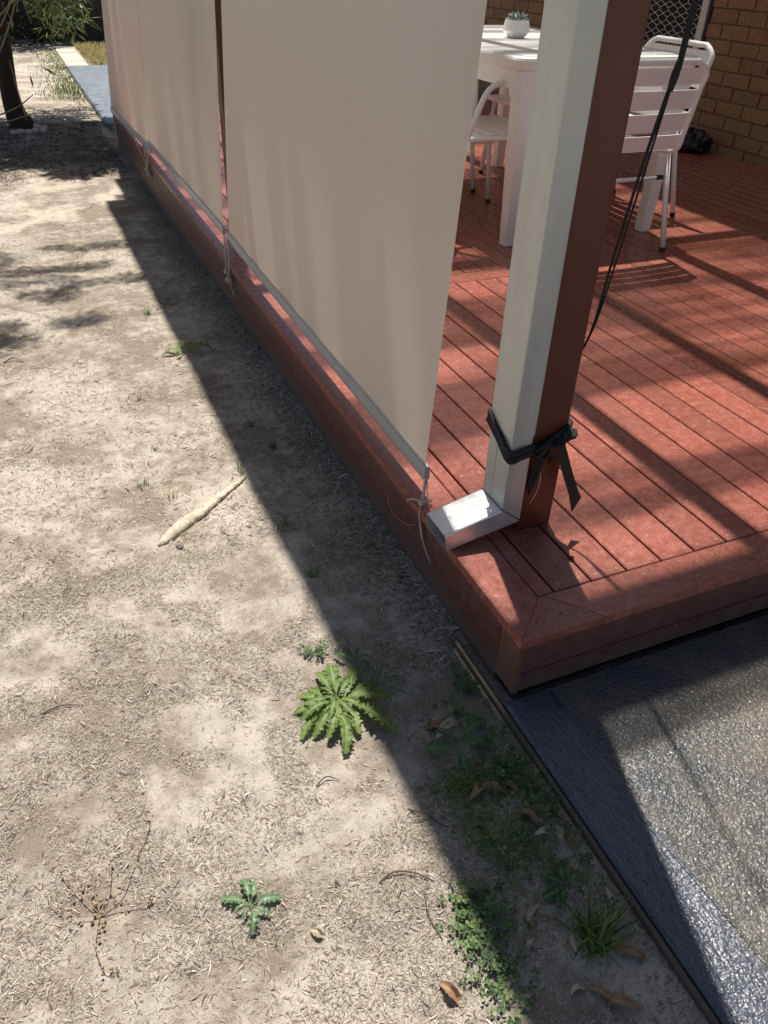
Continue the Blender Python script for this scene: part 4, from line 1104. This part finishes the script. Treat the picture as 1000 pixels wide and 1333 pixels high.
# dry leaves
dlm = {}
for mt in ('dry_leaf', 'pale_dry_leaf'):
    dlm[mt] = []
    for v in range(3):
        V = []; F = []; T = []; n = 10
        for i in range(n+1):
            t = i/n; wd = .36*math.sin(math.pi*min(1, t*.96+.03))**.8*.5
            for s_ in (-1, -.5, 0, .5, 1):
                z = .16*(abs(s_)**1.6)*math.sin(t*3.1)+(.10+.06*v)*math.sin(t*math.pi*(1+.4*v))+.03*math.sin(i*1.9+s_*3+v)
                V.append((t-.5, wd*s_*(1-.25*abs(s_)*math.sin(t*3))+.06*math.sin(t*4+v), z)); T.append(.8 if s_ == 0 else .1)
            if i:
                a = (i-1)*5
                for j in range(4): F.append((a+j, a+5+j, a+6+j, a+1+j))
        dlm[mt].append(mesh(mt, V, F, mt, True, T))
DL = [(-.150, -.010, .075, 20, 'pale_dry_leaf', 'cream curled dry leaf lying over the dark four leaved weed'), (-.175, .006, .055, 160, 'dry_leaf', 'reddish dry leaf just behind the cream curled leaf'),
      (-.165, -.155, .065, 40, 'dry_leaf', 'red brown curled leaf on the left edge of the clover, in shade'), (-.140, -.170, .06, -35, 'dry_leaf', 'red brown leaf with a raised tip in the shaded clover'),
      (-.108, -.248, .055, -45, 'dry_leaf', 'brown leaf low in the clover, halfway down the slab edge'), (-.096, -.275, .045, 10, 'pale_dry_leaf', 'small pale brown leaf touching the clover below it'),
      (-.060, -.250, .05, -60, 'dry_leaf', 'brown leaf close against the slab edging, upper one'), (-.062, -.305, .045, 80, 'dry_leaf', 'brown leaf close against the slab edging, middle one'),
      (-.100, -.185, .05, -50, 'dry_leaf', 'brown leaf wedged in the thickest clover'), (-.190, -.392, .042, 30, 'pale_dry_leaf', 'tan upturned leaf alone in shade left of the grass tuft, upper of a pair'),
      (-.205, -.408, .035, 100, 'dry_leaf', 'tan upturned leaf left of the grass tuft, lower of a pair'), (-.222, -.424, .04, 60, 'pale_dry_leaf', 'tan leaf nearest the shadow edge, left of the tuft'),
      (-.082, -.500, .055, -40, 'dry_leaf', 'flat brown leaf right of the grass tuft'), (-.066, -.505, .035, -60, 'pale_dry_leaf', 'small pale leaf beside the flat brown leaf by the tuft'),
      (-.185, -.515, .035, 10, 'pale_dry_leaf', 'rounded pale leaf just below the grass tuft'), (-.157, -.535, .045, -50, 'dry_leaf', 'pinkish brown leaf below the grass tuft'),
      (-.135, -.560, .055, -20, 'dry_leaf', 'long brown leaf lowest in the shade, at the bottom of the picture'), (-.362, -.448, .058, -50, 'dry_leaf', 'long orange brown leaf in the sun at the bottom of the picture'),
      (-.270, -.50, .035, 30, 'pale_dry_leaf', 'small pale leaf at the bottom, on the shadow edge'), (-.055, .90, .035, 100, 'pale_dry_leaf', 'tan leaf standing against the deck side in the shade'),
      (-.055, .455, .04, 70, 'dry_leaf', 'brown leaf against the deck side near the zip tie'), (-.055, -.42, .04, 100, 'pale_dry_leaf', 'pale leaf standing upright against the slab edging by the tuft'),
      (-.105, -.335, .03, 20, 'dry_leaf', 'small brown leaf between clover and broad leaved weed'), (-.31, .09, .03, -20, 'dry_leaf', 'orange brown leaf under the right side of the large rosette'),
      (-.37, .085, .02, 80, 'dry_leaf', 'tiny orange leaf under the left side of the large rosette'), (-.075, .60, .04, 20, 'dry_leaf', 'dark brown leaf in the mulch by the deck, between tan leaf and zip tie'),
      (-.52, -.285, .035, -30, 'pale_dry_leaf', 'pale brown leaf shred below the small grey green weed'), (-.155, -.455, .03, 70, 'pale_dry_leaf', 'small pale leaf under the left blades of the grass tuft')]
for i, (x, y, s_, r, mt, l) in enumerate(DL):
    o = ob('dry_leaf', dlm[mt][i % 3], None, (x, y, gzf(x, y)+.005), (R_(random.uniform(-18, 18)), R_(random.uniform(-15, 15)), R_(r)), (s_, s_*.95, s_))
    tag(o, l, 'leaf', 'dry fallen leaves')
